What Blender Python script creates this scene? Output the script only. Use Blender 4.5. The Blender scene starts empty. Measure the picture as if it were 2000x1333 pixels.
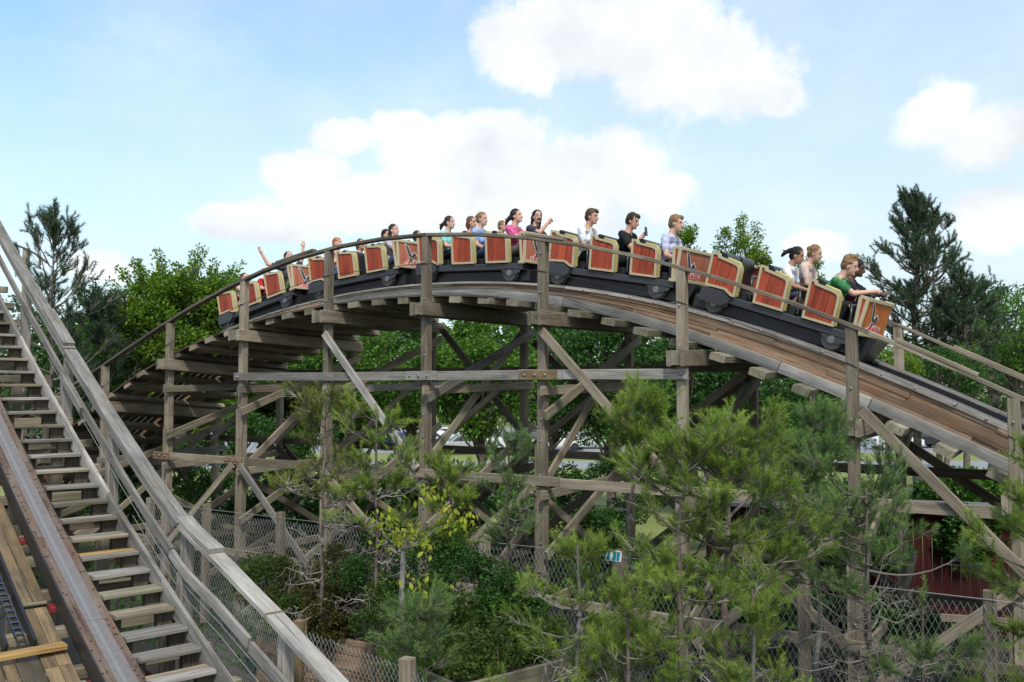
import bpy, bmesh, math, random
import numpy as np
from mathutils import Matrix, Vector

rnd = random.Random(11)
rng = np.random.default_rng(11)
SC = bpy.context.scene
COL = SC.collection
PI = math.pi

# ------------------------------------------------------------------ camera, sky, sun, exposure
F_PX = 1771.0
CAM_H = 5.762
cam = bpy.data.cameras.new('camera'); cam_o = bpy.data.objects.new('camera', cam); COL.objects.link(cam_o)
cam.sensor_width = 36.0; cam.lens = 36.0 * F_PX / 2000.0
cam.clip_start = 0.1; cam.clip_end = 3000
cam_o.location = (0, 0, CAM_H)
cam_o.rotation_euler = (math.radians(90) + math.atan(85.5 / F_PX), 0, 0)
SC.camera = cam_o

SUN_EL, SUN_AZ = math.radians(52), math.radians(172)   # azimuth clockwise from +Y (view direction)
SKY_STRENGTH = 0.105
SUN_STRENGTH = 2.6
SC.view_settings.view_transform = 'Standard'
SC.view_settings.look = 'None'
SC.view_settings.gamma = 1.0
SC.view_settings.exposure = 0.28
SC.view_settings.use_curve_mapping = False

def pix_dir(u, v):
    p = math.atan(85.5 / F_PX); c, s = math.cos(p), math.sin(p)
    x = (u - 1000) / F_PX; y = (666.5 - v) / F_PX
    return Vector((x, c - y * s, s + y * c))

def azel(u, v):
    d = pix_dir(u, v).normalized()
    return math.atan2(d.x, d.y), math.asin(d.z)

world = bpy.data.worlds.new('World'); SC.world = world; world.use_nodes = True
nt = world.node_tree; nt.nodes.clear()
def wn(t, **k):
    n = nt.nodes.new(t)
    for a, b in k.items(): setattr(n, a, b)
    return n
def wmath(op, a, b=None, c=None, clamp=False):
    n = wn('ShaderNodeMath', operation=op); n.use_clamp = clamp
    for i, x in enumerate((a, b, c)):
        if x is None: continue
        if isinstance(x, (int, float)): n.inputs[i].default_value = x
        else: nt.links.new(x, n.inputs[i])
    return n.outputs[0]
sky = wn('ShaderNodeTexSky', sky_type='NISHITA')
sky.sun_disc = False; sky.sun_elevation = SUN_EL; sky.sun_rotation = SUN_AZ
sky.altitude = 20; sky.air_density = 1.0; sky.dust_density = 0.6; sky.ozone_density = 1.3
tc = wn('ShaderNodeTexCoord')
sep = wn('ShaderNodeSeparateXYZ'); nt.links.new(tc.outputs['Generated'], sep.inputs[0])
az_n = wmath('ARCTAN2', sep.outputs[0], sep.outputs[1])
el_n = wmath('ARCSINE', sep.outputs[2])
def wnoise(scale, detail, rough, off, sx=1.0, sy=1.0):
    cmb = wn('ShaderNodeCombineXYZ')
    nt.links.new(wmath('MULTIPLY', az_n, sx), cmb.inputs[0]); nt.links.new(wmath('MULTIPLY', el_n, sy), cmb.inputs[1])
    cmb.inputs[2].default_value = off
    n = wn('ShaderNodeTexNoise'); n.inputs['Scale'].default_value = scale
    n.inputs['Detail'].default_value = detail; n.inputs['Roughness'].default_value = rough
    nt.links.new(cmb.outputs[0], n.inputs['Vector'])
    return n.outputs[0]
# puffy relief that eats into the outline of the clouds
warp1 = wnoise(9, 7, 0.62, 0.0)
warp2 = wnoise(30, 6, 0.6, 3.1)
puff = wmath('ADD', wmath('MULTIPLY', wmath('SUBTRACT', warp1, 0.5), 1.5), wmath('MULTIPLY', wmath('SUBTRACT', warp2, 0.5), 1.25))
field = None
#        u     v    ru   rv
CLOUDS = [(1020, 95, 95, 70), (1110, 60, 130, 85), (1240, 55, 150, 100), (1340, 115, 160, 95), (1440, 155, 110, 68), (1515, 185, 62, 38),
          (560, 332, 50, 30), (620, 325, 60, 34), (665, 270, 62, 36), (790, 245, 55, 28), (860, 300, 130, 58), (960, 265, 120, 46), (1010, 335, 170, 66), (1160, 320, 130, 60),
          (1260, 385, 90, 45), (690, 400, 140, 52), (520, 440, 140, 34), (800, 400, 170, 60), (1050, 420, 240, 60), (440, 425, 60, 24),
          (1835, 225, 80, 55), (1930, 265, 95, 52), (1590, 480, 60, 30), (1960, 430, 100, 55), (200, 520, 60, 30),
          # the same sky goes on to both sides and overhead
          (2350, 330, 260, 110), (2600, 200, 220, 130), (-350, 430, 240, 70), (-700, 250, 260, 130), (600, -420, 320, 130), (1700, -520, 380, 160)]
for u, v, ru, rv in CLOUDS:
    a0, e0 = azel(u, v); ra, re = ru / F_PX * math.cos(a0) ** 2, rv / F_PX
    da = wmath('MULTIPLY_ADD', az_n, 1 / ra, -a0 / ra); de = wmath('MULTIPLY_ADD', el_n, 1 / re, -e0 / re)
    q = wmath('ADD', wmath('MULTIPLY', da, da), wmath('MULTIPLY', de, de))
    g = wmath('POWER', 0.5, q)                      # gaussian bump, 0.5 on the ellipse
    field = g if field is None else wmath('SMOOTH_MAX', field, g, 0.12)
# other directions: broken cumulus of the same kind, everywhere behind the camera
back = wmath('MULTIPLY', wmath('SUBTRACT', wmath('ABSOLUTE', az_n), 1.05, clamp=False), 1.6, clamp=True)
generic = wmath('MULTIPLY', wmath('MULTIPLY', wmath('SUBTRACT', wnoise(2.6, 3, 0.5, 7.7), 0.36), 3.2, clamp=True), back)
field = wmath('MAXIMUM', field, generic)
dens = wmath('ADD', field, wmath('MULTIPLY', puff, wmath('MULTIPLY', wmath('POWER', field, 0.7), wmath('SUBTRACT', 1.5, field))))
ramp = wn('ShaderNodeMapRange', interpolation_type='SMOOTHERSTEP'); ramp.inputs[1].default_value = 0.20; ramp.inputs[2].default_value = 0.72
nt.links.new(dens, ramp.inputs[0])
mask = wmath('MULTIPLY', ramp.outputs[0], 0.94)
# thin high veil, denser towards the horizon and to the right
veil = wmath('MULTIPLY', wmath('SUBTRACT', wnoise(4.5, 5, 0.65, 12.3, 1.0, 1.8), 0.40, clamp=True), 1.1, clamp=True)
mask = wmath('MAXIMUM', mask, veil)
cc = wn('ShaderNodeMix', data_type='RGBA')
cc.inputs[6].default_value = (6.3, 6.6, 6.95, 1); cc.inputs[7].default_value = (9.3, 9.4, 9.4, 1)
nt.links.new(wmath('MULTIPLY_ADD', wnoise(7, 4, 0.55, 20.2, 1.0, 1.3), 2.6, -0.75, clamp=True), cc.inputs[0])
skyc = wn('ShaderNodeMix', data_type='RGBA', blend_type='MULTIPLY'); skyc.inputs[0].default_value = 1.0
skyc.inputs[7].default_value = (1.6, 2.05, 2.05, 1)      # the photograph is exposed for the shade
nt.links.new(sky.outputs[0], skyc.inputs[6])
hz = wn('ShaderNodeMapRange', interpolation_type='SMOOTHSTEP'); nt.links.new(el_n, hz.inputs[0])
hz.inputs[1].default_value = 0.50; hz.inputs[2].default_value = 0.02; hz.inputs[3].default_value = 0.0; hz.inputs[4].default_value = 0.8
hr_ = wn('ShaderNodeMapRange', interpolation_type='SMOOTHSTEP'); nt.links.new(az_n, hr_.inputs[0])
hr_.inputs[1].default_value = -0.75; hr_.inputs[2].default_value = 0.55; hr_.inputs[3].default_value = 0.0; hr_.inputs[4].default_value = 0.55
hz_f = wmath('ADD', hz.outputs[0], wmath('MULTIPLY', hr_.outputs[0], wmath('SUBTRACT', 1.0, hz.outputs[0])))
hm = wn('ShaderNodeMix', data_type='RGBA'); nt.links.new(hz_f, hm.inputs[0]); nt.links.new(skyc.outputs[2], hm.inputs[6]); hm.inputs[7].default_value = (5.9, 6.85, 7.35, 1)
mx = wn('ShaderNodeMix', data_type='RGBA')
nt.links.new(mask, mx.inputs[0]); nt.links.new(hm.outputs[2], mx.inputs[6]); nt.links.new(cc.outputs[2], mx.inputs[7])
bg = wn('ShaderNodeBackground'); bg.inputs[1].default_value = SKY_STRENGTH
nt.links.new(mx.outputs[2], bg.inputs[0])
wo = wn('ShaderNodeOutputWorld'); nt.links.new(bg.outputs[0], wo.inputs[0])

world.cycles.sampling_method = 'MANUAL'; world.cycles.sample_map_resolution = 256
SC.cycles.max_bounces = 6; SC.cycles.transparent_max_bounces = 8; SC.cycles.use_adaptive_sampling = True; SC.cycles.adaptive_threshold = 0.015

sun = bpy.data.lights.new('sun', 'SUN'); sun_o = bpy.data.objects.new('sun', sun); COL.objects.link(sun_o)
sun.energy = SUN_STRENGTH; sun.angle = math.radians(6); sun.color = (1.0, 0.955, 0.88)
sd = Vector((math.sin(SUN_AZ) * math.cos(SUN_EL), math.cos(SUN_AZ) * math.cos(SUN_EL), math.sin(SUN_EL)))
sun_o.rotation_euler = sd.to_track_quat('Z', 'Y').to_euler()
sun_o.location = (0, 0, 40)

# ------------------------------------------------------------------ materials
MATS = {}
def new_mat(name):
    m = bpy.data.materials.new(name); m.use_nodes = True
    MATS[name] = m
    return m, m.node_tree, m.node_tree.nodes['Principled BSDF']
def L(nt_, a, b): nt_.links.new(a, b)

def plain(name, col, rough=0.6, metal=0.0, var=0.12, scale=8.0, bump=0.0, spec=0.4, coat=0.0):
    m, t, b = new_mat(name)
    b.inputs['Roughness'].default_value = rough; b.inputs['Metallic'].default_value = metal
    b.inputs['Specular IOR Level'].default_value = spec; b.inputs['Coat Weight'].default_value = coat
    tcx = t.nodes.new('ShaderNodeTexCoord'); n = t.nodes.new('ShaderNodeTexNoise')
    n.inputs['Scale'].default_value = scale; n.inputs['Detail'].default_value = 4
    L(t, tcx.outputs['Object'], n.inputs['Vector'])
    mixn = t.nodes.new('ShaderNodeMix'); mixn.data_type = 'RGBA'
    mixn.inputs[6].default_value = (*[c * (1 - var) for c in col], 1); mixn.inputs[7].default_value = (*[min(1, c * (1 + var)) for c in col], 1)
    L(t, n.outputs[0], mixn.inputs[0]); L(t, mixn.outputs[2], b.inputs['Base Color'])
    if bump:
        bp = t.nodes.new('ShaderNodeBump'); bp.inputs['Strength'].default_value = bump; bp.inputs['Distance'].default_value = 0.01
        L(t, n.outputs[0], bp.inputs['Height']); L(t, bp.outputs[0], b.inputs['Normal'])
    return m

def wood(name, dark, light, stain=None, stain_amt=0.0, rough=0.85, grain=26.0, bump=0.35, tone=0.35):
    """weathered timber; the grain runs along the object's local X"""
    m, t, b = new_mat(name)
    b.inputs['Roughness'].default_value = rough; b.inputs['Specular IOR Level'].default_value = 0.25
    tcx = t.nodes.new('ShaderNodeTexCoord'); info = t.nodes.new('ShaderNodeObjectInfo')
    off = t.nodes.new('ShaderNodeVectorMath'); off.operation = 'MULTIPLY_ADD'
    L(t, info.outputs['Random'], off.inputs[0]); off.inputs[1].default_value = (37, 53, 71); L(t, tcx.outputs['Object'], off.inputs[2])
    mp = t.nodes.new('ShaderNodeMapping'); mp.inputs['Scale'].default_value = (1.1, grain, grain)
    L(t, off.outputs[0], mp.inputs[0])
    n1 = t.nodes.new('ShaderNodeTexNoise'); n1.inputs['Scale'].default_value = 1.6; n1.inputs['Detail'].default_value = 6; n1.inputs['Roughness'].default_value = 0.65
    n1.inputs['Distortion'].default_value = 0.6; L(t, mp.outputs[0], n1.inputs['Vector'])
    mp2 = t.nodes.new('ShaderNodeMapping'); mp2.inputs['Scale'].default_value = (0.8, 3.2, 3.2); L(t, off.outputs[0], mp2.inputs[0])
    n2 = t.nodes.new('ShaderNodeTexNoise'); n2.inputs['Scale'].default_value = 1.7; n2.inputs['Detail'].default_value = 5; n2.inputs['Roughness'].default_value = 0.6
    L(t, mp2.outputs[0], n2.inputs['Vector'])
    # dark checks (cracks) along the grain
    mp3 = t.nodes.new('ShaderNodeMapping'); mp3.inputs['Scale'].default_value = (0.7, grain * 1.2, grain * 1.2); L(t, off.outputs[0], mp3.inputs[0])
    n3 = t.nodes.new('ShaderNodeTexNoise'); n3.inputs['Scale'].default_value = 1.0; n3.inputs['Detail'].default_value = 3; L(t, mp3.outputs[0], n3.inputs['Vector'])
    ck = t.nodes.new('ShaderNodeMapRange'); ck.inputs[1].default_value = 0.30; ck.inputs[2].default_value = 0.37; L(t, n3.outputs[0], ck.inputs[0])
    f = t.nodes.new('ShaderNodeMath'); f.operation = 'MULTIPLY_ADD'; f.use_clamp = True
    ad = t.nodes.new('ShaderNodeMath'); ad.operation = 'ADD'; L(t, n1.outputs[0], ad.inputs[0]); L(t, n2.outputs[0], ad.inputs[1])
    L(t, ad.outputs[0], f.inputs[0]); f.inputs[1].default_value = 2.0; f.inputs[2].default_value = -1.5
    mx1 = t.nodes.new('ShaderNodeMix'); mx1.data_type = 'RGBA'; mx1.inputs[6].default_value = (*dark, 1); mx1.inputs[7].default_value = (*light, 1)
    L(t, f.outputs[0], mx1.inputs[0]); out = mx1.outputs[2]
    if stain:
        n4 = t.nodes.new('ShaderNodeTexNoise'); n4.inputs['Scale'].default_value = 2.3; n4.inputs['Detail'].default_value = 5; L(t, off.outputs[0], n4.inputs['Vector'])
        sr = t.nodes.new('ShaderNodeMapRange'); sr.inputs[1].default_value = 0.5; sr.inputs[2].default_value = 0.72; sr.inputs[4].default_value = stain_amt; L(t, n4.outputs[0], sr.inputs[0])
        mx2 = t.nodes.new('ShaderNodeMix'); mx2.data_type = 'RGBA'; L(t, sr.outputs[0], mx2.inputs[0]); L(t, out, mx2.inputs[6]); mx2.inputs[7].default_value = (*stain, 1); out = mx2.outputs[2]
    # each timber weathered to its own tone
    tv = t.nodes.new('ShaderNodeMapRange'); tv.inputs[3].default_value = 1 - tone; tv.inputs[4].default_value = 1 + tone * 0.6; L(t, info.outputs['Random'], tv.inputs[0])
    ml = t.nodes.new('ShaderNodeMath'); ml.operation = 'MULTIPLY'; L(t, tv.outputs[0], ml.inputs[0])
    cr = t.nodes.new('ShaderNodeMapRange'); cr.inputs[3].default_value = 0.45; cr.inputs[4].default_value = 1.0; L(t, ck.outputs[0], cr.inputs[0]); L(t, cr.outputs[0], ml.inputs[1])
    mv = t.nodes.new('ShaderNodeVectorMath'); mv.operation = 'SCALE'; L(t, out, mv.inputs[0]); L(t, ml.outputs[0], mv.inputs['Scale'])
    L(t, mv.outputs[0], b.inputs['Base Color'])
    bp = t.nodes.new('ShaderNodeBump'); bp.inputs['Strength'].default_value = bump; bp.inputs['Distance'].default_value = 0.008
    hs = t.nodes.new('ShaderNodeMath'); hs.operation = 'MULTIPLY'; L(t, n1.outputs[0], hs.inputs[0]); L(t, ck.outputs[0], hs.inputs[1])
    L(t, hs.outputs[0], bp.inputs['Height']); L(t, bp.outputs[0], b.inputs['Normal'])
    return m

def leafmat(name, a, b_, c, trans=0.35, rough=0.55):
    """foliage: every leaf carries its own 'tone' between three greens"""
    m, t, b = new_mat(name)
    at = t.nodes.new('ShaderNodeAttribute'); at.attribute_name = 'tone'
    r = t.nodes.new('ShaderNodeValToRGB'); e = r.color_ramp.elements
    e[0].position = 0.0; e[0].color = (*a, 1); e[1].position = 1.0; e[1].color = (*c, 1)
    k = e.new(0.5); k.color = (*b_, 1)
    L(t, at.outputs['Fac'], r.inputs[0]); L(t, r.outputs[0], b.inputs['Base Color'])
    b.inputs['Roughness'].default_value = rough; b.inputs['Specular IOR Level'].default_value = 0.3
    tr = t.nodes.new('ShaderNodeBsdfTranslucent'); L(t, r.outputs[0], tr.inputs[0])
    ms = t.nodes.new('ShaderNodeMixShader'); ms.inputs[0].default_value = trans
    L(t, b.outputs[0], ms.inputs[1]); L(t, tr.outputs[0], ms.inputs[2])
    L(t, ms.outputs[0], t.nodes['Material Output'].inputs['Surface'])
    return m

W_GREY = wood('weathered_grey_timber', (0.13, 0.104, 0.074), (0.35, 0.295, 0.225), (0.20, 0.185, 0.105), 0.4, tone=0.45)
W_SILVER = wood('silvered_timber', (0.15, 0.137, 0.122), (0.40, 0.375, 0.34), (0.27, 0.235, 0.165), 0.4, tone=0.45)
W_BROWN = wood('brown_track_timber', (0.14, 0.092, 0.06), (0.37, 0.25, 0.165), (0.32, 0.13, 0.05), 0.5, tone=0.45)
W_PALE = wood('pale_grey_edge_timber', (0.25, 0.228, 0.20), (0.50, 0.47, 0.43), (0.17, 0.16, 0.14), 0.55)
W_MOSS = wood('mossy_tie_timber', (0.12, 0.105, 0.075), (0.32, 0.285, 0.21), (0.23, 0.22, 0.10), 0.45)
W_DARK = wood('dark_shade_timber', (0.05, 0.04, 0.03), (0.14, 0.115, 0.085), (0.09, 0.09, 0.05), 0.4)  # darkened colour stands for shade under treads and track; also other dark timbers
W_HONEY = wood('honey_brown_timber', (0.10, 0.07, 0.04), (0.30, 0.215, 0.12), (0.05, 0.05, 0.05), 0.65)
W_NEW = wood('orange_new_timber', (0.22, 0.12, 0.045), (0.46, 0.29, 0.11), None, 0, tone=0.1)
W_RUST = wood('rust_stained_timber', (0.085, 0.055, 0.042), (0.27, 0.205, 0.16), (0.20, 0.085, 0.05), 0.6)
W_RAIL = wood('dark_handrail_timber', (0.075, 0.062, 0.05), (0.19, 0.165, 0.135), (0.12, 0.12, 0.07), 0.3)
STEEL = plain('worn_steel', (0.19, 0.17, 0.165), 0.6, 0.25, 0.3, 14, 0.1)
STEEL_WORN = plain('polished_wheel_path', (0.21, 0.215, 0.22), 0.5, 0.2, 0.15, 20)
STEEL_DARK = plain('greasy_black_steel', (0.025, 0.025, 0.028), 0.4, 0.3, 0.3, 10)
CHAIN = plain('oiled_chain_steel', (0.16, 0.17, 0.19), 0.28, 0.9, 0.3, 30)
GALV = plain('galvanised_bolt', (0.30, 0.30, 0.31), 0.45, 0.6, 0.2, 40)
WIRE = plain('galvanised_wire', (0.42, 0.43, 0.43), 0.5, 0.5, 0.15, 30)
WIRE_W = plain('pale_mesh_wire', (0.5, 0.52, 0.5), 0.5, 0.4, 0.15, 30)
RED_SHED = wood('dark_red_boarding', (0.03, 0.006, 0.006), (0.07, 0.012, 0.011), (0.025, 0.01, 0.009), 0.5, bump=0.2, tone=0.2)
ROOF = plain('grey_roof_felt', (0.11, 0.115, 0.12), 0.85, 0, 0.25, 6, 0.3)
RED_PAINT = plain('red_painted_steel', (0.22, 0.03, 0.035), 0.5, 0.0, 0.25, 9)
BARK = wood('pine_bark', (0.07, 0.052, 0.042), (0.20, 0.165, 0.14), (0.22, 0.23, 0.2), 0.5, grain=9, bump=0.9)
TWIG = wood('lichen_twig', (0.13, 0.115, 0.095), (0.36, 0.33, 0.30), (0.30, 0.32, 0.27), 0.5, grain=9)
BARK_PALE = wood('pale_lichen_bark', (0.12, 0.11, 0.095), (0.33, 0.32, 0.29), (0.09, 0.09, 0.075), 0.7, grain=7)
N_FRESH = leafmat('fresh_pine_needles', (0.075, 0.135, 0.016), (0.195, 0.295, 0.034), (0.38, 0.5, 0.085), 0.42)
N_BLUE = leafmat('bluish_pine_needles', (0.065, 0.135, 0.038), (0.155, 0.26, 0.068), (0.28, 0.4, 0.12), 0.42)
N_OLIVE = leafmat('olive_pine_needles', (0.08, 0.115, 0.018), (0.19, 0.235, 0.035), (0.33, 0.36, 0.07), 0.42)
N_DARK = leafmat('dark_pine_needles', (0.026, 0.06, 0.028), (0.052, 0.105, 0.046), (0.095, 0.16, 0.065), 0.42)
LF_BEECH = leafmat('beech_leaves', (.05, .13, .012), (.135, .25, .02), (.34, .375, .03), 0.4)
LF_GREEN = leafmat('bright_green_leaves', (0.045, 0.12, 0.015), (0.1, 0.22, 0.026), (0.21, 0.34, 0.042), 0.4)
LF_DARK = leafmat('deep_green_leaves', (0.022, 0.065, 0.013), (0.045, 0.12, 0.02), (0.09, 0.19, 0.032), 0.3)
LF_HEDGE = leafmat('box_hedge_leaves', (0.035, 0.075, 0.013), (0.07, 0.125, 0.02), (0.125, 0.18, 0.03), 0.42)
LF_BRONZE = leafmat('bronze_hedge_leaves', (0.055, 0.05, 0.014), (0.095, 0.095, 0.024), (0.16, 0.155, 0.035), 0.42)
LF_YELLOW = leafmat('yellow_green_leaves', (0.2, 0.27, 0.03), (0.32, 0.37, 0.035), (0.48, 0.48, 0.05), 0.45)
LF_GREY = leafmat('grey_green_leaves', (0.07, 0.10, 0.06), (0.11, 0.15, 0.09), (0.17, 0.21, 0.13), 0.3)
SOIL = plain('bark_mulch_soil', (0.045, 0.034, 0.025), 0.95, 0, 0.4, 20, 0.6)

# ------------------------------------------------------------------ mesh helpers
WORLDM = {}
def wmat(o): return WORLDM.get(o.name, Matrix.Identity(4))
def link(name, me, mat, parent=None, world=None, local=None):
    o = bpy.data.objects.new(name, me); COL.objects.link(o)
    if mat is not None and me is not None and hasattr(me, 'materials') and len(me.materials) == 0:
        for mm in (mat if isinstance(mat, (list, tuple)) else [mat]): me.materials.append(mm)
    if world is None: world = Matrix.Identity(4) if local is None else None
    if parent is not None:
        o.parent = parent
        o.matrix_basis = local if local is not None else wmat(parent).inverted() @ world
        WORLDM[o.name] = wmat(parent) @ o.matrix_basis
    else:
        o.matrix_basis = world if world is not None else local
        WORLDM[o.name] = o.matrix_basis.copy()
    return o
def empty(name, label, cat, world=None, group=None):
    o = link(name, None, None, None, world)
    o.empty_display_size = 0.2
    tag(o, label, cat, group); return o
def tag(o, label=None, cat=None, group=None, kind=None):
    if label: o['label'] = label
    if cat: o['category'] = cat
    if group: o['group'] = group
    if kind: o['kind'] = kind
    return o
def pymesh(name, V, Fc, smooth=False):
    me = bpy.data.meshes.new(name); me.from_pydata([tuple(v) for v in V], [], Fc); me.validate(); me.update()
    if smooth: me.polygons.foreach_set('use_smooth', [True] * len(me.polygons))
    return me
def npmesh(name, V, T, tone=None, smooth=False):
    """fast mesh from numpy vertices and triangles/quads; tone = one value per face"""
    V = np.asarray(V, np.float32); T = np.asarray(T, np.int32); k = T.shape[1]
    me = bpy.data.meshes.new(name)
    me.vertices.add(len(V)); me.vertices.foreach_set('co', V.ravel())
    me.loops.add(T.size); me.loops.foreach_set('vertex_index', T.ravel())
    me.polygons.add(len(T)); me.polygons.foreach_set('loop_start', np.arange(0, T.size, k, dtype=np.int32))
    me.polygons.foreach_set('loop_total', np.full(len(T), k, np.int32))
    if smooth: me.polygons.foreach_set('use_smooth', np.ones(len(T), bool))
    me.update(calc_edges=True)
    if tone is not None:
        a = me.attributes.new('tone', 'FLOAT', 'FACE'); a.data.foreach_set('value', np.asarray(tone, np.float32))
    return me
def frame(x, up=Vector((0, 0, 1)), origin=(0, 0, 0)):
    x = Vector(x).normalized(); up = Vector(up)
    y = up.cross(x)
    if y.length < 1e-4: y = Vector((0, 1, 0)).cross(x)
    y.normalize(); z = x.cross(y)
    m = Matrix((x, y, z)).transposed().to_4x4(); m.translation = Vector(origin); return m
def box_vf(x0, x1, y0, y1, z0, z1, ch=0.0):
    """box along X with chamfered long edges"""
    if ch <= 0:
        V = [(x, y, z) for x in (x0, x1) for y in (y0, y1) for z in (z0, z1)]
        return V, [(0, 1, 3, 2), (4, 6, 7, 5), (0, 4, 5, 1), (2, 3, 7, 6), (0, 2, 6, 4), (1, 5, 7, 3)]
    sec = [(y0 + ch, z0), (y1 - ch, z0), (y1, z0 + ch), (y1, z1 - ch), (y1 - ch, z1), (y0 + ch, z1), (y0, z1 - ch), (y0, z0 + ch)]
    V = [(x0, y, z) for y, z in sec] + [(x1, y, z) for y, z in sec]
    Fc = [(i, (i + 1) % 8, (i + 1) % 8 + 8, i + 8) for i in range(8)] + [tuple(range(7, -1, -1)), tuple(range(8, 16))]
    return V, Fc
def beam(name, parent, p0, p1, w, h, mat, up=(0, 0, 1), ch=0.007):
    p0, p1 = Vector(p0), Vector(p1); Lg = (p1 - p0).length
    V, Fc = box_vf(0, Lg, -w / 2, w / 2, -h / 2, h / 2, min(ch, w / 4, h / 4))
    j = rnd.uniform(-1, 1) * 0.012
    V = [(x, y + (j if x > 0 else 0), z) for x, y, z in V]
    return link(name, pymesh(name, V, Fc), mat, parent, frame(p1 - p0, up, p0))
def boxobj(name, parent, x0, x1, y0, y1, z0, z1, mat, ch=0.005, local=None, world=None):
    V, Fc = box_vf(x0, x1, y0, y1, z0, z1, ch)
    return link(name, pymesh(name, V, Fc), mat, parent, world, local)
def sweep_rect(pts, sides, ups, w, h):
    """rectangular section swept along pts; sides/ups are unit vectors per point"""
    n = len(pts); V = []; Fc = []
    for p, s, u in zip(pts, sides, ups):
        for a, b in ((-1, -1), (1, -1), (1, 1), (-1, 1)): V.append(p + s * (a * w / 2) + u * (b * h / 2))
    for i in range(n - 1):
        for k in range(4): Fc.append((i * 4 + k, i * 4 + (k + 1) % 4, i * 4 + 4 + (k + 1) % 4, i * 4 + 4 + k))
    Fc += [(3, 2, 1, 0), (n * 4 - 4, n * 4 - 3, n * 4 - 2, n * 4 - 1)]
    return V, Fc
def strip(name, parent, pts, side, w, h, mat):
    """curved plank: local X runs along its chord"""
    pts = [Vector(p) for p in pts]; sides, ups = [], []
    for i in range(len(pts)):
        t = (pts[min(i + 1, len(pts) - 1)] - pts[max(i - 1, 0)]).normalized()
        s = Vector(side[i]) if isinstance(side, list) else Vector(side)
        s = (s - t * s.dot(t)).normalized(); sides.append(s); ups.append(t.cross(s))
    V, Fc = sweep_rect(pts, sides, ups, w, h)
    M = frame(pts[-1] - pts[0], (0, 0, 1), pts[0]); Mi = M.inverted()
    return link(name, pymesh(name, [Mi @ v for v in V], Fc), mat, parent, M)
def tube_np(P, R, k=6, cap=True):
    P = np.asarray(P, float); n = len(P); R = np.broadcast_to(np.asarray(R, float), (n,))
    T = np.gradient(P, axis=0); T /= np.linalg.norm(T, axis=1)[:, None] + 1e-9
    ref = np.array([0.31, 0.17, 0.93]) if abs(T[:, 2].mean()) < 0.8 else np.array([0.93, 0.3, 0.1])
    A = np.cross(T, ref); A /= np.linalg.norm(A, axis=1)[:, None] + 1e-9; B = np.cross(T, A)
    an = np.linspace(0, 2 * PI, k, endpoint=False)
    V = P[:, None] + R[:, None, None] * (np.cos(an)[None, :, None] * A[:, None] + np.sin(an)[None, :, None] * B[:, None])
    V = V.reshape(-1, 3); Q = []
    i = np.arange(n - 1)[:, None] * k; j = np.arange(k)[None]; j2 = (j + 1) % k
    Q = np.stack([i + j, i + j2, i + k + j2, i + k + j], -1).reshape(-1, 4)
    return V, Q
def merge_q(parts):
    Vs, Qs, o = [], [], 0
    for V, Q in parts: Vs.append(V); Qs.append(np.asarray(Q) + o); o += len(V)
    return np.concatenate(Vs), np.concatenate(Qs)
def tubeobj(name, parent, P, R, mat, k=6, world=None, local=None):
    V, Q = tube_np(P, R, k)
    return link(name, npmesh(name, V, Q, smooth=True), mat, parent, world, local)
def lathe(prof, k=20):
    """profile (r, y) turned round the Y axis"""
    V = []; Fc = []
    for r, y in prof:
        for i in range(k): a = 2 * PI * i / k; V.append((r * math.cos(a), y, r * math.sin(a)))
    for j in range(len(prof) - 1):
        for i in range(k): Fc.append((j * k + i, j * k + (i + 1) % k, (j + 1) * k + (i + 1) % k, (j + 1) * k + i))
    Fc += [tuple(range(k)), tuple(reversed(range((len(prof) - 1) * k, len(prof) * k)))]
    return V, Fc
def prism_xz(poly, y0, y1):
    n = len(poly); V = [(x, y0, z) for x, z in poly] + [(x, y1, z) for x, z in poly]
    return V, [tuple(range(n)), tuple(reversed(range(n, 2 * n)))] + [(i, i + n, (i + 1) % n + n, (i + 1) % n) for i in range(n)]
def inset(poly, d):
    """offset a counter-clockwise convex-ish polygon inwards"""
    out = []; n = len(poly)
    for i in range(n):
        a, b, c = (Vector((*poly[(i + k) % n], 0)) for k in (-1, 0, 1))
        n1 = Vector((-(b - a).y, (b - a).x, 0)).normalized(); n2 = Vector((-(c - b).y, (c - b).x, 0)).normalized()
        m = (n1 + n2); m = m / max(0.35, m.length_squared / 2) if m.length > 1e-6 else n1
        q = b + m * d; out.append((q.x, q.y))
    return out
def clip_x(poly, xa, xb):
    for sgn, lim in ((1, xa), (-1, xb)):
        out = []; n = len(poly)
        for i in range(n):
            p, q = poly[i], poly[(i + 1) % n]; dp, dq = sgn * (p[0] - lim), sgn * (q[0] - lim)
            if dp >= 0: out.append(p)
            if dp * dq < 0: t = dp / (dp - dq); out.append((p[0] + t * (q[0] - p[0]), p[1] + t * (q[1] - p[1])))
        poly = out
        if len(poly) < 3: return []
    return poly

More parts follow.
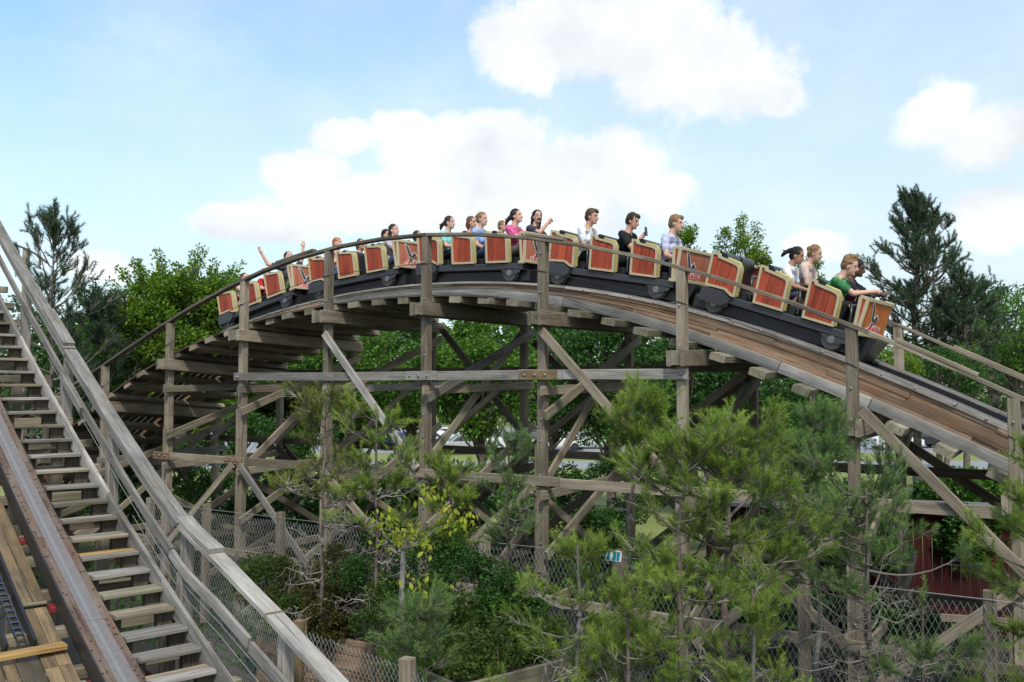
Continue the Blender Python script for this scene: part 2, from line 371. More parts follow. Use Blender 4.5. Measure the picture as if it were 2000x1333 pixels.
# ------------------------------------------------------------------ ground, road, grass
def ground_z(x, y):
    t = min(1, max(0, (y - 24) / 30)); t = t * t * (3 - 2 * t)
    return 1.2 - 0.75 * t
gx = np.unique(np.concatenate([np.linspace(-60, 80, 57), np.array([-900, -400, -200, -100, 120, 220, 420, 900])]))
gy = np.unique(np.concatenate([np.linspace(-10, 90, 41), np.array([-60, 130, 200, 400, 1200])]))
GX, GY = np.meshgrid(gx, gy); GZ = np.vectorize(ground_z)(GX, GY)
nxg = len(gx); idx = np.arange(GX.size).reshape(GX.shape)
Q = np.stack([idx[:-1, :-1], idx[:-1, 1:], idx[1:, 1:], idx[1:, :-1]], -1).reshape(-1, 4)
m, t, b = new_mat('park_ground')
tcx = t.nodes.new('ShaderNodeTexCoord'); sp = t.nodes.new('ShaderNodeSeparateXYZ'); L(t, tcx.outputs['Object'], sp.inputs[0])
n1 = t.nodes.new('ShaderNodeTexNoise'); n1.inputs['Scale'].default_value = 1.3; n1.inputs['Detail'].default_value = 8; L(t, tcx.outputs['Object'], n1.inputs['Vector'])
n2 = t.nodes.new('ShaderNodeTexNoise'); n2.inputs['Scale'].default_value = 0.25; n2.inputs['Detail'].default_value = 3; L(t, tcx.outputs['Object'], n2.inputs['Vector'])
dirt = t.nodes.new('ShaderNodeMix'); dirt.data_type = 'RGBA'; dirt.inputs[6].default_value = (0.028, 0.023, 0.017, 1); dirt.inputs[7].default_value = (0.07, 0.06, 0.046, 1); L(t, n1.outputs[0], dirt.inputs[0])
grs = t.nodes.new('ShaderNodeMix'); grs.data_type = 'RGBA'; grs.inputs[6].default_value = (0.12, 0.17, 0.035, 1); grs.inputs[7].default_value = (0.24, 0.25, 0.075, 1); L(t, n1.outputs[0], grs.inputs[0])
mr = t.nodes.new('ShaderNodeMapRange'); mr.inputs[1].default_value = 25; mr.inputs[2].default_value = 29
ay = t.nodes.new('ShaderNodeMath'); ay.operation = 'MULTIPLY_ADD'; L(t, n2.outputs[0], ay.inputs[0]); ay.inputs[1].default_value = 4; L(t, sp.outputs[1], ay.inputs[2])
L(t, ay.outputs[0], mr.inputs[0])
gm = t.nodes.new('ShaderNodeMix'); gm.data_type = 'RGBA'; L(t, mr.outputs[0], gm.inputs[0]); L(t, dirt.outputs[2], gm.inputs[6]); L(t, grs.outputs[2], gm.inputs[7])
L(t, gm.outputs[2], b.inputs['Base Color']); b.inputs['Roughness'].default_value = 0.95
bp = t.nodes.new('ShaderNodeBump'); bp.inputs['Strength'].default_value = 0.6; bp.inputs['Distance'].default_value = 0.05; L(t, n1.outputs[0], bp.inputs['Height']); L(t, bp.outputs[0], b.inputs['Normal'])
tag(link('ground', npmesh('ground', np.stack([GX, GY, GZ], -1).reshape(-1, 3), Q), m), kind='structure')
ASPH = plain('pale_asphalt', (0.24, 0.245, 0.255), 0.9, 0, 0.2, 1.2, 0.2)
for nm, x0, x1, y0, y1 in (('road', -90, 130, 57.5, 63.5), ('car_park', -90, 130, 71, 112)):
    V, Fc = box_vf(x0, x1, y0, y1, 0.40, 0.462); tag(link(nm, pymesh(nm, V, Fc), ASPH), kind='structure')

# ------------------------------------------------------------------ main coaster: straight in plan, humped in elevation
K20 = 20.5 / 18.5
O2 = Vector((-8.296 * K20, 20.5)); ES = Vector((0.8354, -0.5496)); EW = Vector((0.5496, 0.8354))
ES3 = Vector((ES.x, ES.y, 0)); EW3 = Vector((EW.x, EW.y, 0)); UP = Vector((0, 0, 1))
WID = 3.07; SB = 2.316
RS = np.array([-6, -4.5, -3, -1.5, 0, 1, 2, 3, 4, 5, 6, 7.5, 8.8, 10, 11.3, 12.5, 13.5, 14.5, 16, 17.85, 20, 23, 27])
RZ = np.array([2.3, 3.15, 4.05, 4.98, 5.80, 6.24, 6.60, 6.90, 7.13, 7.32, 7.47, 7.59, 7.61, 7.55, 7.41, 7.21, 6.98, 6.69, 6.12, 5.25, 4.2, 2.9, 1.9])
POLY = np.polyfit(RS[:-1], RZ[:-1], 7)
def rail_z(s): return float(np.polyval(POLY, s)) if s < 22.5 else float(np.polyval(POLY, 22.5)) + (s - 22.5) * -0.42
def smooth(a, b_, x): t = min(1, max(0, (x - a) / (b_ - a))); return t * t * (3 - 2 * t)
def bank(s): return 0.10 - 0.10 * smooth(-1, 9, s) - 0.03 * smooth(9, 15, s)
def h_stack(s): return 0.17 + 0.23 * smooth(10.5, 16, s)
def TP(s, w, dz=0.0):
    """point on the track: along s, across w (0 = camera-side posts), dz from the rail head"""
    p = O2 + ES * s + EW * w
    return Vector((p.x, p.y, rail_z(s) + bank(s) * (0.72 - w) + dz))
def SP(s, w, z):
    p = O2 + ES * s + EW * w
    return Vector((p.x, p.y, z))

coaster = empty('wooden_coaster', 'weathered timber roller coaster hump on braced trestle bents carrying the train', 'roller coaster', Matrix.Translation(SP(9.3, 1.5, 1.2)))
# track stacks: eight laminated layers of planks on each side
for side, wc in (('near', 0.87), ('far', 2.20)):
    NL = 8
    for li in range(NL):
        s = -6.0 + rnd.uniform(0, 1.5)
        cuts = [-6.0]
        while s < 23: s += rnd.uniform(1.9, 3.6); cuts.append(min(s, 23.5))
        for a, b2 in zip(cuts[:-1], cuts[1:]):
            if b2 - a < 0.3: continue
            ss = np.linspace(a + 0.004, b2 - 0.004, max(4, int((b2 - a) / 0.4)))
            pts = []; 
            for q in ss:
                H = h_stack(q) + 0.13
                pts.append(TP(q, wc, -0.012 - (li + 0.5) * H / NL))
            Hm = h_stack((a + b2) / 2) + 0.13
            wid = (0.345 if li == 0 else 0.30) + rnd.uniform(-0.022, 0.022)
            mt = W_SILVER if li == 0 else (W_BROWN if (a + b2) / 2 > 10.5 or li > 5 else rnd.choice([W_GREY, W_BROWN, W_SILVER]))
            strip('track_plank', coaster, pts, EW3, wid, Hm / NL - 0.006, mt)
    # steel running strap
    ss = np.linspace(-6, 23.4, 70)
    strip('running_rail', coaster, [TP(q, wc, -0.004) for q in ss], EW3, 0.10, 0.012, STEEL)
    # inner guide strap, dark
    strip('guide_rail', coaster, [TP(q, wc + (0.175 if side == 'near' else -0.175), -0.10) for q in ss], EW3, 0.03, 0.12, STEEL_DARK)
    # bolt heads along the outer plank edge
    parts = []
    for q in np.arange(-2, 22, 0.41):
        p = TP(q + rnd.uniform(-.03, .03), wc - 0.172 if side == 'near' else wc + 0.172, -0.035)
        d = EW3 * (-1 if side == 'near' else 1)
        V, Qd = tube_np([p, p + d * 0.008, p + d * 0.0081], [0.017, 0.017, 0.001], 6); parts.append((V, Qd))
    V, Qd = merge_q(parts); bo = link('bolt_heads', npmesh('bolt_heads', V, Qd), GALV, coaster); bo['kind'] = 'stuff'
# pale edge beam beside the near stack, in lengths
for wc in (0.60, 2.47):
    cuts = [-6, -2.2, 1.7, 5.4, 8.2, 11.62, 15.1, 16.3, 19.0, 23]
    for a, b2 in zip(cuts[:-1], cuts[1:]):
        ss = np.linspace(a + 0.006, b2 - 0.006, 9)
        strip('edge_beam', coaster, [TP(q, wc, -h_stack(q) - 0.075) for q in ss], EW3, 0.11, 0.145, W_PALE)
# dark boards added on the ties to block sky light, beside and between stacks
for wv in (0.18, 0.33, 0.48, 1.18, 1.36, 1.54, 1.72, 1.90, 2.62, 2.78, 2.94):
    cuts = [-6.0, -3.4 + wv, -0.2 - wv * .4, 3.1 + wv * .5, 7.0 - wv * .3, 10.4 + wv * .4, 14.0 - wv * .3, 17.2 + wv * .2, 21.5]
    for a, b2 in zip(cuts[:-1], cuts[1:]):
        if wv < 0.5 and a > 9.5: continue
        ss = np.linspace(a + .004, b2 - .004, 9); strip('light_block_board', coaster, [TP(q, wv, -h_stack(q) - .15 + .017) for q in ss], EW3, 0.145, 0.03, W_DARK)
# ties
for i in range(-10, 40):
    s = 0.05 + i * 0.573 + rnd.uniform(-0.02, 0.02)
    if s > 22: continue
    dz = -h_stack(s) - 0.15 - 0.055
    lo, hi = 0.10 + rnd.uniform(-.06, .05), WID + 0.12 + rnd.uniform(-.1, .06)
    a, b2 = TP(s, lo, dz), TP(s, hi, dz)
    tn = (TP(s + .1, 1.5) - TP(s - .1, 1.5)).normalized()
    beam('tie', coaster, a, b2, 0.235, 0.105, W_MOSS if s > 5.5 else W_GREY, up=tn.cross(EW3) * -1 if tn.cross(EW3).z < 0 else tn.cross(EW3))
# extra ledger boards beneath the ties at far left walkway
# bents
NEAR_TOP = {-2: 4.55, -1: 5.35, 0: 6.21, 1: 7.10, 2: 7.85, 3: 8.26, 4: 8.32, 5: 8.04, 6: 7.43, 7: 6.52, 8: 5.64}
BENT_S = {k: k * SB for k in range(-2, 8)}; BENT_S[8] = 18.02; BENT_S[9] = 20.5
NEAR_TOP[9] = 4.45
GIRTS = (5.72, 4.12, 2.5)
def brace(nm, parent, a, b2, w=0.055, h=0.15, mat=W_GREY, up=None):
    d = (Vector(b2) - Vector(a)); side = up if up is not None else EW3
    z = side  # thickness axis
    y = Vector(z).cross(d).normalized()
    return beam(nm, parent, a, b2, h, w, mat, up=z)
GZ0 = 1.1
def rw(): return rnd.choice([W_GREY, W_GREY, W_GREY, W_SILVER, W_MOSS, W_DARK])
for k, s in BENT_S.items():
    top = NEAR_TOP[k] - 0.03
    tn = TP(s, 0, -h_stack(s) - 0.27).z; tf = TP(s, WID, -h_stack(s) - 0.27).z
    # camera-side post, spliced below the cap
    cut = max(tn - 0.25 - rnd.uniform(0.9, 1.6), 2.0)
    beam('post', coaster, SP(s, 0, cut + .002), SP(s, 0, top), 0.135, 0.135, W_GREY, up=EW3)
    beam('post', coaster, SP(s, 0, GZ0), SP(s, 0, cut), 0.138, 0.138, W_GREY, up=EW3)
    beam('post_scab', coaster, SP(s - 0.092, 0.0, GZ0), SP(s - 0.092, 0.0, cut - 0.25), 0.045, 0.13, W_GREY, up=EW3)
    ftop = tf if k < 6 else NEAR_TOP[k] + (0.16 if k == 7 else 0.12)
    beam('post', coaster, SP(s, WID, GZ0), SP(s, WID, ftop), 0.135, 0.135, W_GREY, up=EW3)
    # cap: two planks gripping the posts
    for o in (-0.108, 0.108):
        beam('cap_beam', coaster, SP(s + o, -0.24 + rnd.uniform(-.05, .05), tn - 0.115), SP(s + o, WID + 0.22, tf - 0.115), 0.07, 0.225, W_GREY)
    beam('cap_block', coaster, SP(s, -0.235, tn - 0.11), SP(s, -0.07, tn - 0.11), 0.14, 0.20, W_MOSS)
    # horizontal girts across the bent
    for gi, gz in enumerate(GIRTS):
        if gz < tn - 0.55:
            beam('girt', coaster, SP(s + 0.095, -0.2, gz - 0.05), SP(s + 0.095, WID + 0.2, gz + 0.03), 0.05, 0.145, rw())
    # diagonals across the bent
    beam('brace', coaster, SP(s + 0.15, WID + 0.12, tf - 0.35), SP(s + 0.15, -0.16, tn - 1.62), 0.05, 0.15, rw())
    if k >= 0 and k % 2 == 0 or k in (5, 7):
        beam('brace', coaster, SP(s - 0.10, WID + 0.02, tf - 0.40), SP(s - 0.10, 0.0, max(tn - 2.85, 1.6)), 0.05, 0.14, rw())
    if tn > 5.0:
        beam('brace', coaster, SP(s + 0.155, WID + 0.1, tn - 2.2), SP(s + 0.155, -0.15, max(tn - 3.75, 1.5)), 0.05, 0.15, rw())
        beam('brace', coaster, SP(s - 0.10, -0.15, tn - 2.75), SP(s - 0.10, WID + .1, max(tn - 4.6, 1.4)), 0.05, 0.14, rw())
    beam('brace', coaster, SP(s + 0.21, WID + 0.1, max(2.2, tn - 3.9)), SP(s + 0.21, -0.15, 1.3), 0.05, 0.15, rw())
    # bolts through the posts
    parts = []
    for bz in list(np.arange(1.8, top - 0.2, 0.5)) + [tn - 0.07, tn - 0.16]:
        p = SP(s + rnd.uniform(-.02, .02), -0.068, bz + rnd.uniform(-.1, .1)); parts.append(tube_np([p, p - EW3 * 0.02, p - EW3 * 0.0205], [0.014, 0.014, 0.001], 6))
        p = SP(s + 0.069, rnd.uniform(-.02, .02), bz + .06); parts.append(tube_np([p, p + ES3 * 0.05], [0.007, 0.007], 5))
    V, Qd = merge_q(parts); link('post_bolts', npmesh('post_bolts', V, Qd), GALV, coaster)['kind'] = 'stuff'
# ledgers along the trestle, spliced at the posts
def ledger(z, w, s0, s1, mat, h=0.145, th=0.05, pieces=None):
    cuts = [s0] + [q for q in (pieces or []) if s0 < q < s1] + [s1]
    for a, b2 in zip(cuts[:-1], cuts[1:]):
        beam('ledger', coaster, SP(a + .006, w, z + rnd.uniform(-.008, .008)), SP(b2 - .006, w, z + rnd.uniform(-.008, .008)), th, h, mat)
ledger(5.915, -0.097, 4.50, 14.02, W_SILVER, 0.155, pieces=[7.2, 8.92, 9.55, 11.2, 12.0])
ledger(4.275, -0.097, 2.0, 19.5, W_GREY, 0.15, pieces=[4.85, 9.0, 11.95, 16.1])
ledger(2.49, -0.097, -3, 20.5, W_GREY, 0.15, pieces=[2.5, 6.7, 9.6, 14.2, 16.5, 18.4])
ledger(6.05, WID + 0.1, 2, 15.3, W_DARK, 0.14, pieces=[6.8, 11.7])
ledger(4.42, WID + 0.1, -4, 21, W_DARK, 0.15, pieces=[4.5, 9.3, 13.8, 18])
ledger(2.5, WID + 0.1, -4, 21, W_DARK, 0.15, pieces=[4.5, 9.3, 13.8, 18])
# splice plates on the upper ledger
for s in (9.27, 11.58): beam('splice_plate', coaster, SP(s - 0.33, -0.142, 5.915), SP(s + 0.33, -0.142, 5.915), 0.035, 0.152, W_HONEY if s > 10 else W_SILVER)
for s in (2.32, 4.60): beam('splice_plate', coaster, SP(s - 0.30, -0.142, 4.28), SP(s + 0.20, -0.142, 4.275), 0.035, 0.145, W_BROWN)
parts = []
for s0, z0 in ((9.27, 5.915), (11.58, 5.915), (2.3, 4.28), (4.6, 4.28)):
    for o in (-0.24, -0.05, 0.13):
        p = SP(s0 + o, -0.160, z0); parts.append(tube_np([p, p - EW3 * 0.016, p - EW3 * 0.0165], [0.02, 0.02, 0.001], 6))
for s0, z0 in ((13.92, 5.915), (4.62, 5.915), (18.02, 4.275), (16.2, 4.275)):
    p = SP(s0, -0.122, z0); parts.append(tube_np([p, p - EW3 * 0.016, p - EW3 * 0.0165], [0.028, 0.028, 0.001], 6))
V, Qd = merge_q(parts); link('ledger_bolts', npmesh('ledger_bolts', V, Qd), GALV, coaster)['kind'] = 'stuff'
# long braces between bents: camera side then far side
for a, b2, mt in (((7.0, 6.70), (9.2, 4.36), W_SILVER), ((11.64, 6.60), (13.75, 4.45), W_GREY), ((16.34, 5.45), (18.15, 3.55), W_GREY),
                  ((4.72, 4.22), (6.75, 2.35), W_SILVER), ((2.30, 2.6), (4.4, 1.2), W_GREY), ((4.55, 4.2), (2.45, 2.4), W_GREY),
                  ((11.5, 4.2), (9.4, 2.5), W_GREY), ((13.95, 4.2), (16.1, 2.5), W_GREY), ((16.3, 4.1), (14.1, 2.2), W_GREY), ((18.1, 3.5), (15.6, 1.3), W_GREY),
                  ((9.3, 2.6), (11.4, 1.2), W_GREY), ((14.0, 2.5), (16.2, 1.2), W_GREY), ((7.0, 4.2), (9.1, 2.55), W_GREY)):
    brace('brace', coaster, SP(a[0], -0.15, a[1]), SP(b2[0], -0.15, b2[1]), 0.05, 0.135, mt)
for a, b2 in (((7.05, 7.0), (9.3, 4.6)), ((11.6, 4.7), (9.4, 6.6)), ((13.9, 6.0), (11.7, 4.3)), ((2.3, 4.3), (4.6, 2.5)), ((9.2, 4.3), (7.0, 2.5)), ((13.9, 4.2), (16.2, 2.5)), ((16.2, 4.9), (18.1, 3.6))):
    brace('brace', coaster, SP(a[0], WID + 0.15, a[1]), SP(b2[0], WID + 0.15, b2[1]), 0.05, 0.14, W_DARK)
for k in range(-2, 9):
    a_, c_ = BENT_S[k], BENT_S[k + 1]; tz = TP(c_, WID, -h_stack(c_) - .6).z
    for z0, z1 in ((4.3, 2.6), (2.6, 4.3), (2.45, 1.2)) if k % 2 else ((2.6, 4.3), (1.2, 2.45)):
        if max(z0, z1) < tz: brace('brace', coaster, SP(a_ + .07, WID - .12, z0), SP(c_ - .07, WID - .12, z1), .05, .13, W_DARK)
    if tz > 4.9: brace('brace', coaster, SP(a_ + .07, WID - .18, 4.4), SP(c_ - .07, WID - .18, min(tz, 5.95)), .05, .13, rw())
# handrails: near one all along, far one on the descent
def handrail(ws, tops, mat, parent=coaster, w_=0.15, h_=0.05):
    for (s0, z0), (s1, z1) in zip(tops[:-1], tops[1:]):
        beam('handrail', parent, SP(s0, ws, z0), SP(s1, ws, z1), w_, h_, mat)
HR = [(BENT_S[k], NEAR_TOP[k]) for k in sorted(BENT_S)]
cs = np.array(HR); fine = []
pf = np.polyfit(cs[:, 0], cs[:, 1], 8)
ss = np.linspace(-5, 20.5, 26)
for a, b2 in zip(ss[:-1], ss[1:]):
    za, zb = np.interp(a, cs[:, 0], cs[:, 1]), np.interp(b2, cs[:, 0], cs[:, 1])
    if a > -4.7: za, zb = float(np.polyval(pf, a)), float(np.polyval(pf, b2))
    d = (SP(b2, 0, zb) - SP(a, 0, za)).normalized() * 0.012
    beam('handrail', coaster, SP(a, -0.01, za + .0) - d, SP(b2, -0.01, zb + .0) + d, 0.13, 0.055, W_RAIL if a < 9 else W_GREY)
# doubled splice boards on the handrail
for s0, s1 in ((5.6, 6.6), (11.3, 12.0), (16.75, 17.65)):
    za, zb = float(np.polyval(pf, s0)), float(np.polyval(pf, s1)); beam('handrail_splice', coaster, SP(s0, -0.02, za + .052), SP(s1, -0.02, zb + .052), 0.12, 0.05, W_GREY)
FH = [(14.0, 7.37 + 0.03), (BENT_S[7], 6.70), (BENT_S[8], 5.78), (20.5, 4.6)]
handrail(WID, FH, W_GREY)
beam('handrail_splice', coaster, SP(17.0, WID, 6.34), SP(18.6, WID, 5.53), 0.12, 0.05, W_GREY)
# safety cable
for wv, off in ((-0.075, 0.5), (WID - 0.075, 0.5)):
    for k in range(-1, 8):
        if wv > 1 and k < 7: continue
        a, b2 = BENT_S[k], BENT_S[k + 1]; P = []
        for q in np.linspace(0, 1, 7):
            s = a + (b2 - a) * q; z = float(np.polyval(pf, s)) - off - 0.03 * math.sin(PI * q); P.append(SP(s, wv, z))
        tubeobj('safety_cable', coaster, P, 0.006, STEEL_DARK, 5)

# ------------------------------------------------------------------ lift hill with stairs (left foreground)
KL = 0.62 / 0.7
R16 = Vector((-4.33336, 10.53814, 3.87022)); AL = 0.7323
ET = Vector((math.cos(AL), math.sin(AL), 0)); ED = Vector((math.sin(AL), -math.cos(AL), 0))
g_, r_, q2_, qg_ = 0.4023 * KL, 0.1725 * KL, 0.0021 * KL, -0.0015 * KL
def lk_z(k):
    if k < -22: return lk_z(-22) + (k + 22) * (-r_ + 2 * q2_ * -22)
    return R16.z - r_ * k + q2_ * k * k
def lk_p(k):
    if k < -22: return lk_p(-22) + (k + 22) * (g_ + 2 * qg_ * -22)
    return g_ * k + qg_ * k * k
_ks = np.arange(-70, 20, 0.1); _ps = np.array([lk_p(k) for k in _ks])
def l_z(p): return lk_z(float(np.interp(p, _ps, _ks)))
def LP(p, q, dz=0.0): return R16 + ED * p + ET * q + UP * (l_z(p) + dz - R16.z)
lift = empty('lift_hill', 'steep timber lift hill with chain, rusty steel rail and maintenance stairs', 'lift hill', Matrix.Translation(Vector((-5.6, 9.6, 1.2))))
for k in range(-24, 8):
    p = lk_p(k); z = lk_z(k)
    for j, o in enumerate((-0.068, 0.068)):
        c0 = R16 + ED * (p + o) + UP * (z - R16.z - 0.021 + rnd.uniform(-.003, .003))
        mt = W_NEW if (k == 0 and j == 0) else (W_MOSS if k % 5 == 2 else W_SILVER)
        beam('tread_board', lift, c0 - ET * (0.62 - rnd.uniform(0, .03)) + UP * rnd.uniform(-.006, .006), c0 - ET * 0.004 + ED * rnd.uniform(-.008, .008), 0.128, 0.042, rnd.choice([mt, mt, W_GREY]) if mt is not W_NEW else mt)
    for q0 in (-0.60, -0.075):
        a = R16 + ED * p + ET * q0 + UP * (z - R16.z - 0.044); beam('tread_block', lift, a - UP * 0.17, a, 0.10, 0.16, W_DARK, up=ET)  # blocks coloured dark to put in the shade behind the treads
def lift_strip(name, q, dz, w, h, mat, p0=-14.0, p1=5.0, cuts=None):
    cs_ = [p0] + [c for c in (cuts or []) if p0 < c < p1] + [p1]
    for a, b2 in zip(cs_[:-1], cs_[1:]):
        n = max(3, int((b2 - a) / 0.35)); ss_ = np.linspace(a + .003, b2 - .003, n)
        strip(name, lift, [LP(x, q, dz) for x in ss_], ET, w, h, mat)
lift_strip('stringer', 0.025, 0.01, 0.045, 0.20, W_SILVER, p1=2.6, cuts=[-9, -5.4, -1.05, 0.75])
lift_strip('stringer', 0.085, -0.06, 0.04, 0.11, W_SILVER, p1=2.2, cuts=[-7, -2.9, 0.2])
lift_strip('stringer', -0.655, -0.20, 0.045, 0.20, W_GREY, cuts=[-7, -2])
# laminated track on the lift: rusty timber with a flat steel strap
for li in range(6):
    lift_strip('track_plank', -0.80, 0.02 - 0.045 * (li + 0.5), 0.34 if li < 2 else 0.30, 0.043, W_RUST if li < 2 else W_DARK, cuts=[-9 + li, -4.6 + li * .8, -0.4 + li * .7, 3])
lift_strip('running_rail', -0.795, 0.026, 0.17, 0.012, STEEL, cuts=[-6.2, 1.15])
lift_strip('running_rail', -0.815, 0.0335, 0.035, 0.003, STEEL_WORN, cuts=[-6.2, 1.15])
lift_strip('guide_rail', -0.978, -0.06, 0.02, 0.16, STEEL_DARK, cuts=[-5, 0.9])
for li in range(6):
    lift_strip('track_plank', -2.2, 0.02 - 0.045 * (li + 0.5), 0.34, 0.043, W_RUST if li < 2 else W_DARK)
for q in (-1.085, -1.205): lift_strip('chain_walk_board', q, -0.25, 0.112, 0.045, W_HONEY, p1=0.35, cuts=[-6 + q, -2.4 - q * .5])
for q in (-1.10, -1.225): lift_strip('chain_walk_board', q, -0.27, 0.118, 0.045, W_HONEY, p0=0.38, p1=4.2, cuts=[1.3, 2.9])
for q in (-1.35, -1.45, -1.56, -1.68): lift_strip('chain_walk_board', q, -0.27, 0.10, 0.045, W_HONEY if q < -1.5 else W_DARK, p0=1.15, p1=4.2)
beam('cross_board', lift, LP(0.36, -1.03, -0.222), LP(0.36, -1.30, -0.222), 0.05, 0.03, W_MOSS)
beam('cross_board', lift, LP(1.10, -1.05, -0.20), LP(1.10, -1.9, -0.20), 0.16, 0.05, W_NEW)
beam('cross_board', lift, LP(1.64, -1.02, -0.225), LP(1.64, -1.9, -0.225), 0.06, 0.05, W_MOSS)
for q in (-1.30, -1.55): lift_strip('chain_trough', q, -0.20, 0.03, 0.12, STEEL_DARK, p1=1.02)
# chain links, each a link of its own
bm_l = []
for sd_ in (-1, 1): bm_l.append(box_vf(-0.058, 0.058, sd_ * 0.036 - 0.006, sd_ * 0.036 + 0.006, -0.018, 0.018, 0.004))
bm_l.append(box_vf(-0.012, 0.012, -0.046, 0.046, -0.012, 0.012)); 
V, o_ = [], 0; Fc = []
for v_, f_ in bm_l: V += v_; Fc += [tuple(i + o_ for i in f) for f in f_]; o_ += len(v_)
link_me = pymesh('chain_link', V, Fc)
p = 1.0; i = 0
while p > -3.4:
    a, b2 = LP(p, -1.425, -0.12), LP(p - 0.1, -1.425, -0.12)
    M = frame(b2 - a, UP, (a + b2) / 2); 
    link('chain_link', link_me, CHAIN, lift, M); p -= 0.092; i += 1
parts = []
for p in np.arange(-12, 4, .16):
    for q in (-.655, -.685, -.925, -.95):
        if rnd.random() < .6: c_ = LP(p + rnd.uniform(-.05, .05), q + rnd.uniform(-.008, .008), .0225); parts.append(tube_np([c_, c_ + UP * .008, c_ + UP * .0082], [.010, .010, .001], 6))
V, Qd = merge_q(parts); link('rail_bolts', npmesh('rail_bolts', V, Qd), STEEL_DARK, lift)['kind'] = 'stuff'
# ties of the lift, ends showing past the stringer
p = 2.55; i = 0
while p > -13:
    a, b2 = LP(p, -2.6, -0.335), LP(p, 0.34 + rnd.uniform(-.06, .08), -0.335)
    beam('tie', lift, a, b2, 0.14, 0.11, W_MOSS if i % 2 else W_GREY)
    if i % 2 == 0: beam('red_bracket', lift, LP(p + .28, -1.01, -0.30), LP(p + .28, -0.42, -0.30), 0.20, 0.06, RED_PAINT)
    p -= 0.62; i += 1
# deck boards where the stairs level out
for i in range(7):
    q = -0.05 - i * 0.1; a = R16 + ED * (lk_p(7) + 0.16) + ET * q; b2 = R16 + ED * (lk_p(7) + 1.7) + ET * q
    a.z = lk_z(7) - 0.02; b2.z = lk_z(7) - 0.10; beam('deck_board', lift, a, b2, 0.092, 0.04, W_SILVER)
# support frames under the hill
for k in (-22, -16, -10, -4.6, 1.6, 7):
    p = lk_p(k); z = lk_z(k)
    for q in (-2.4, 0.16):
        a = R16 + ED * p + ET * q; beam('post', lift, Vector((a.x, a.y, 1.1)), Vector((a.x, a.y, z - 0.4)), 0.14, 0.14, W_GREY, up=ET)
    a = R16 + ED * (p + .1); 
    if z > 4: beam('brace', lift, LP(p + .1, 0.2, -0.5), LP(p + .1, -2.4, -2.2 if z > 3.4 else -1.2), 0.05, 0.15, W_GREY)
# handrail, mid rail and posts of the stairs
HK = [(-26, .80), (-18.6, .80), (-12, .80), (-5.6, .74), (-0.4, .68), (2.7, .68), (4.9, .80), (8.5, .90), (11.3, .93), (15, .95)]
def hr_pt(k, q, extra=0.0):
    dz = float(np.interp(k, [a for a, _ in HK], [b_ for _, b_ in HK])) + extra
    v = R16 + ED * lk_p(k) + ET * q; v.z = lk_z(k) + dz; return v
def rail_run(name, ks, q, extra, w, h, mat):
    strip(name, lift, [hr_pt(k, q, extra) for k in ks], ET, w, h, mat)
for ks in (np.linspace(-26, -9.6, 9), np.linspace(-9.5, 2.2, 9), np.linspace(2.3, 8.3, 7), np.linspace(8.4, 15, 6)):
    rail_run('handrail', ks, 0.25, 0.0, 0.175, 0.045, W_SILVER)
rail_run('handrail_splice', np.linspace(2.15, 4.6, 4), 0.255, 0.052, 0.165, 0.05, W_SILVER)
rail_run('handrail_splice', np.linspace(-12.6, -9.7, 4), 0.255, 0.052, 0.16, 0.05, W_SILVER)
for ks in (np.linspace(-26, -9.5, 9), np.linspace(-9.4, 1.9, 9)): rail_run('rail_fascia', ks, 0.19, -0.065, 0.035, 0.08, W_SILVER)
for ks, ex in ((np.linspace(-26, -8.2, 9), -0.42), (np.linspace(-8.3, 1.6, 8), -0.42), (np.linspace(1.5, 7.2, 6), -0.44), (np.linspace(7.3, 15, 6), -0.46)):
    rail_run('mid_rail', ks, 0.20, ex, 0.04, 0.11, W_SILVER)
rail_run('mid_rail_splice', np.linspace(-9.8, -7.2, 3), 0.16, -0.42, 0.035, 0.10, W_SILVER)
for k in (-22, -16, -10, -4.6, 2.2, 8.9, 13):
    a = hr_pt(k, 0.285, -0.03); z0 = lk_z(k) - 0.9
    beam('rail_post', lift, Vector((a.x, a.y, z0)), a, 0.145, 0.10, W_SILVER, up=ET)
    c = a + ET * -0.07; beam('rail_post_scab', lift, Vector((c.x, c.y, z0 + .2)), c - UP * 0.5, 0.12, 0.04, W_SILVER, up=ET)
tubeobj('safety_cable', lift, [hr_pt(k, 0.215, -0.60) for k in np.linspace(-12, 13, 20)], 0.0035, WIRE, 5)
tubeobj('safety_cable', lift, [hr_pt(k, 0.215, -0.72) for k in np.linspace(-2, 13, 14)], 0.0035, WIRE, 5)

# a stretch of the same coaster's rail far behind on the left
fr = empty('distant_track_handrail', 'thin curved handrail with one post seen behind the leftmost pine top', 'handrail', Matrix.Translation((-14.6, 27.5, 1.0)))
def at0(u, v, d): r = pix_dir(u, v); k = d / r.y; return (r.x * k, d, CAM_H + r.z * k)
P = [at0(-60, 474, 28.6), at0(0, 470, 28.4), at0(25, 477, 28.2), at0(50, 486, 28), at0(72, 498, 27.9), at0(92, 514, 27.8)]
for a, b2 in zip(P[:-1], P[1:]): beam('rail_board', fr, a, b2, 0.1, 0.05, W_RAIL)
q_ = at0(52, 484, 28.05); beam('post', fr, (q_[0], q_[1], 1.0), (q_[0], q_[1], q_[2] - .03), 0.16, 0.16, W_GREY)

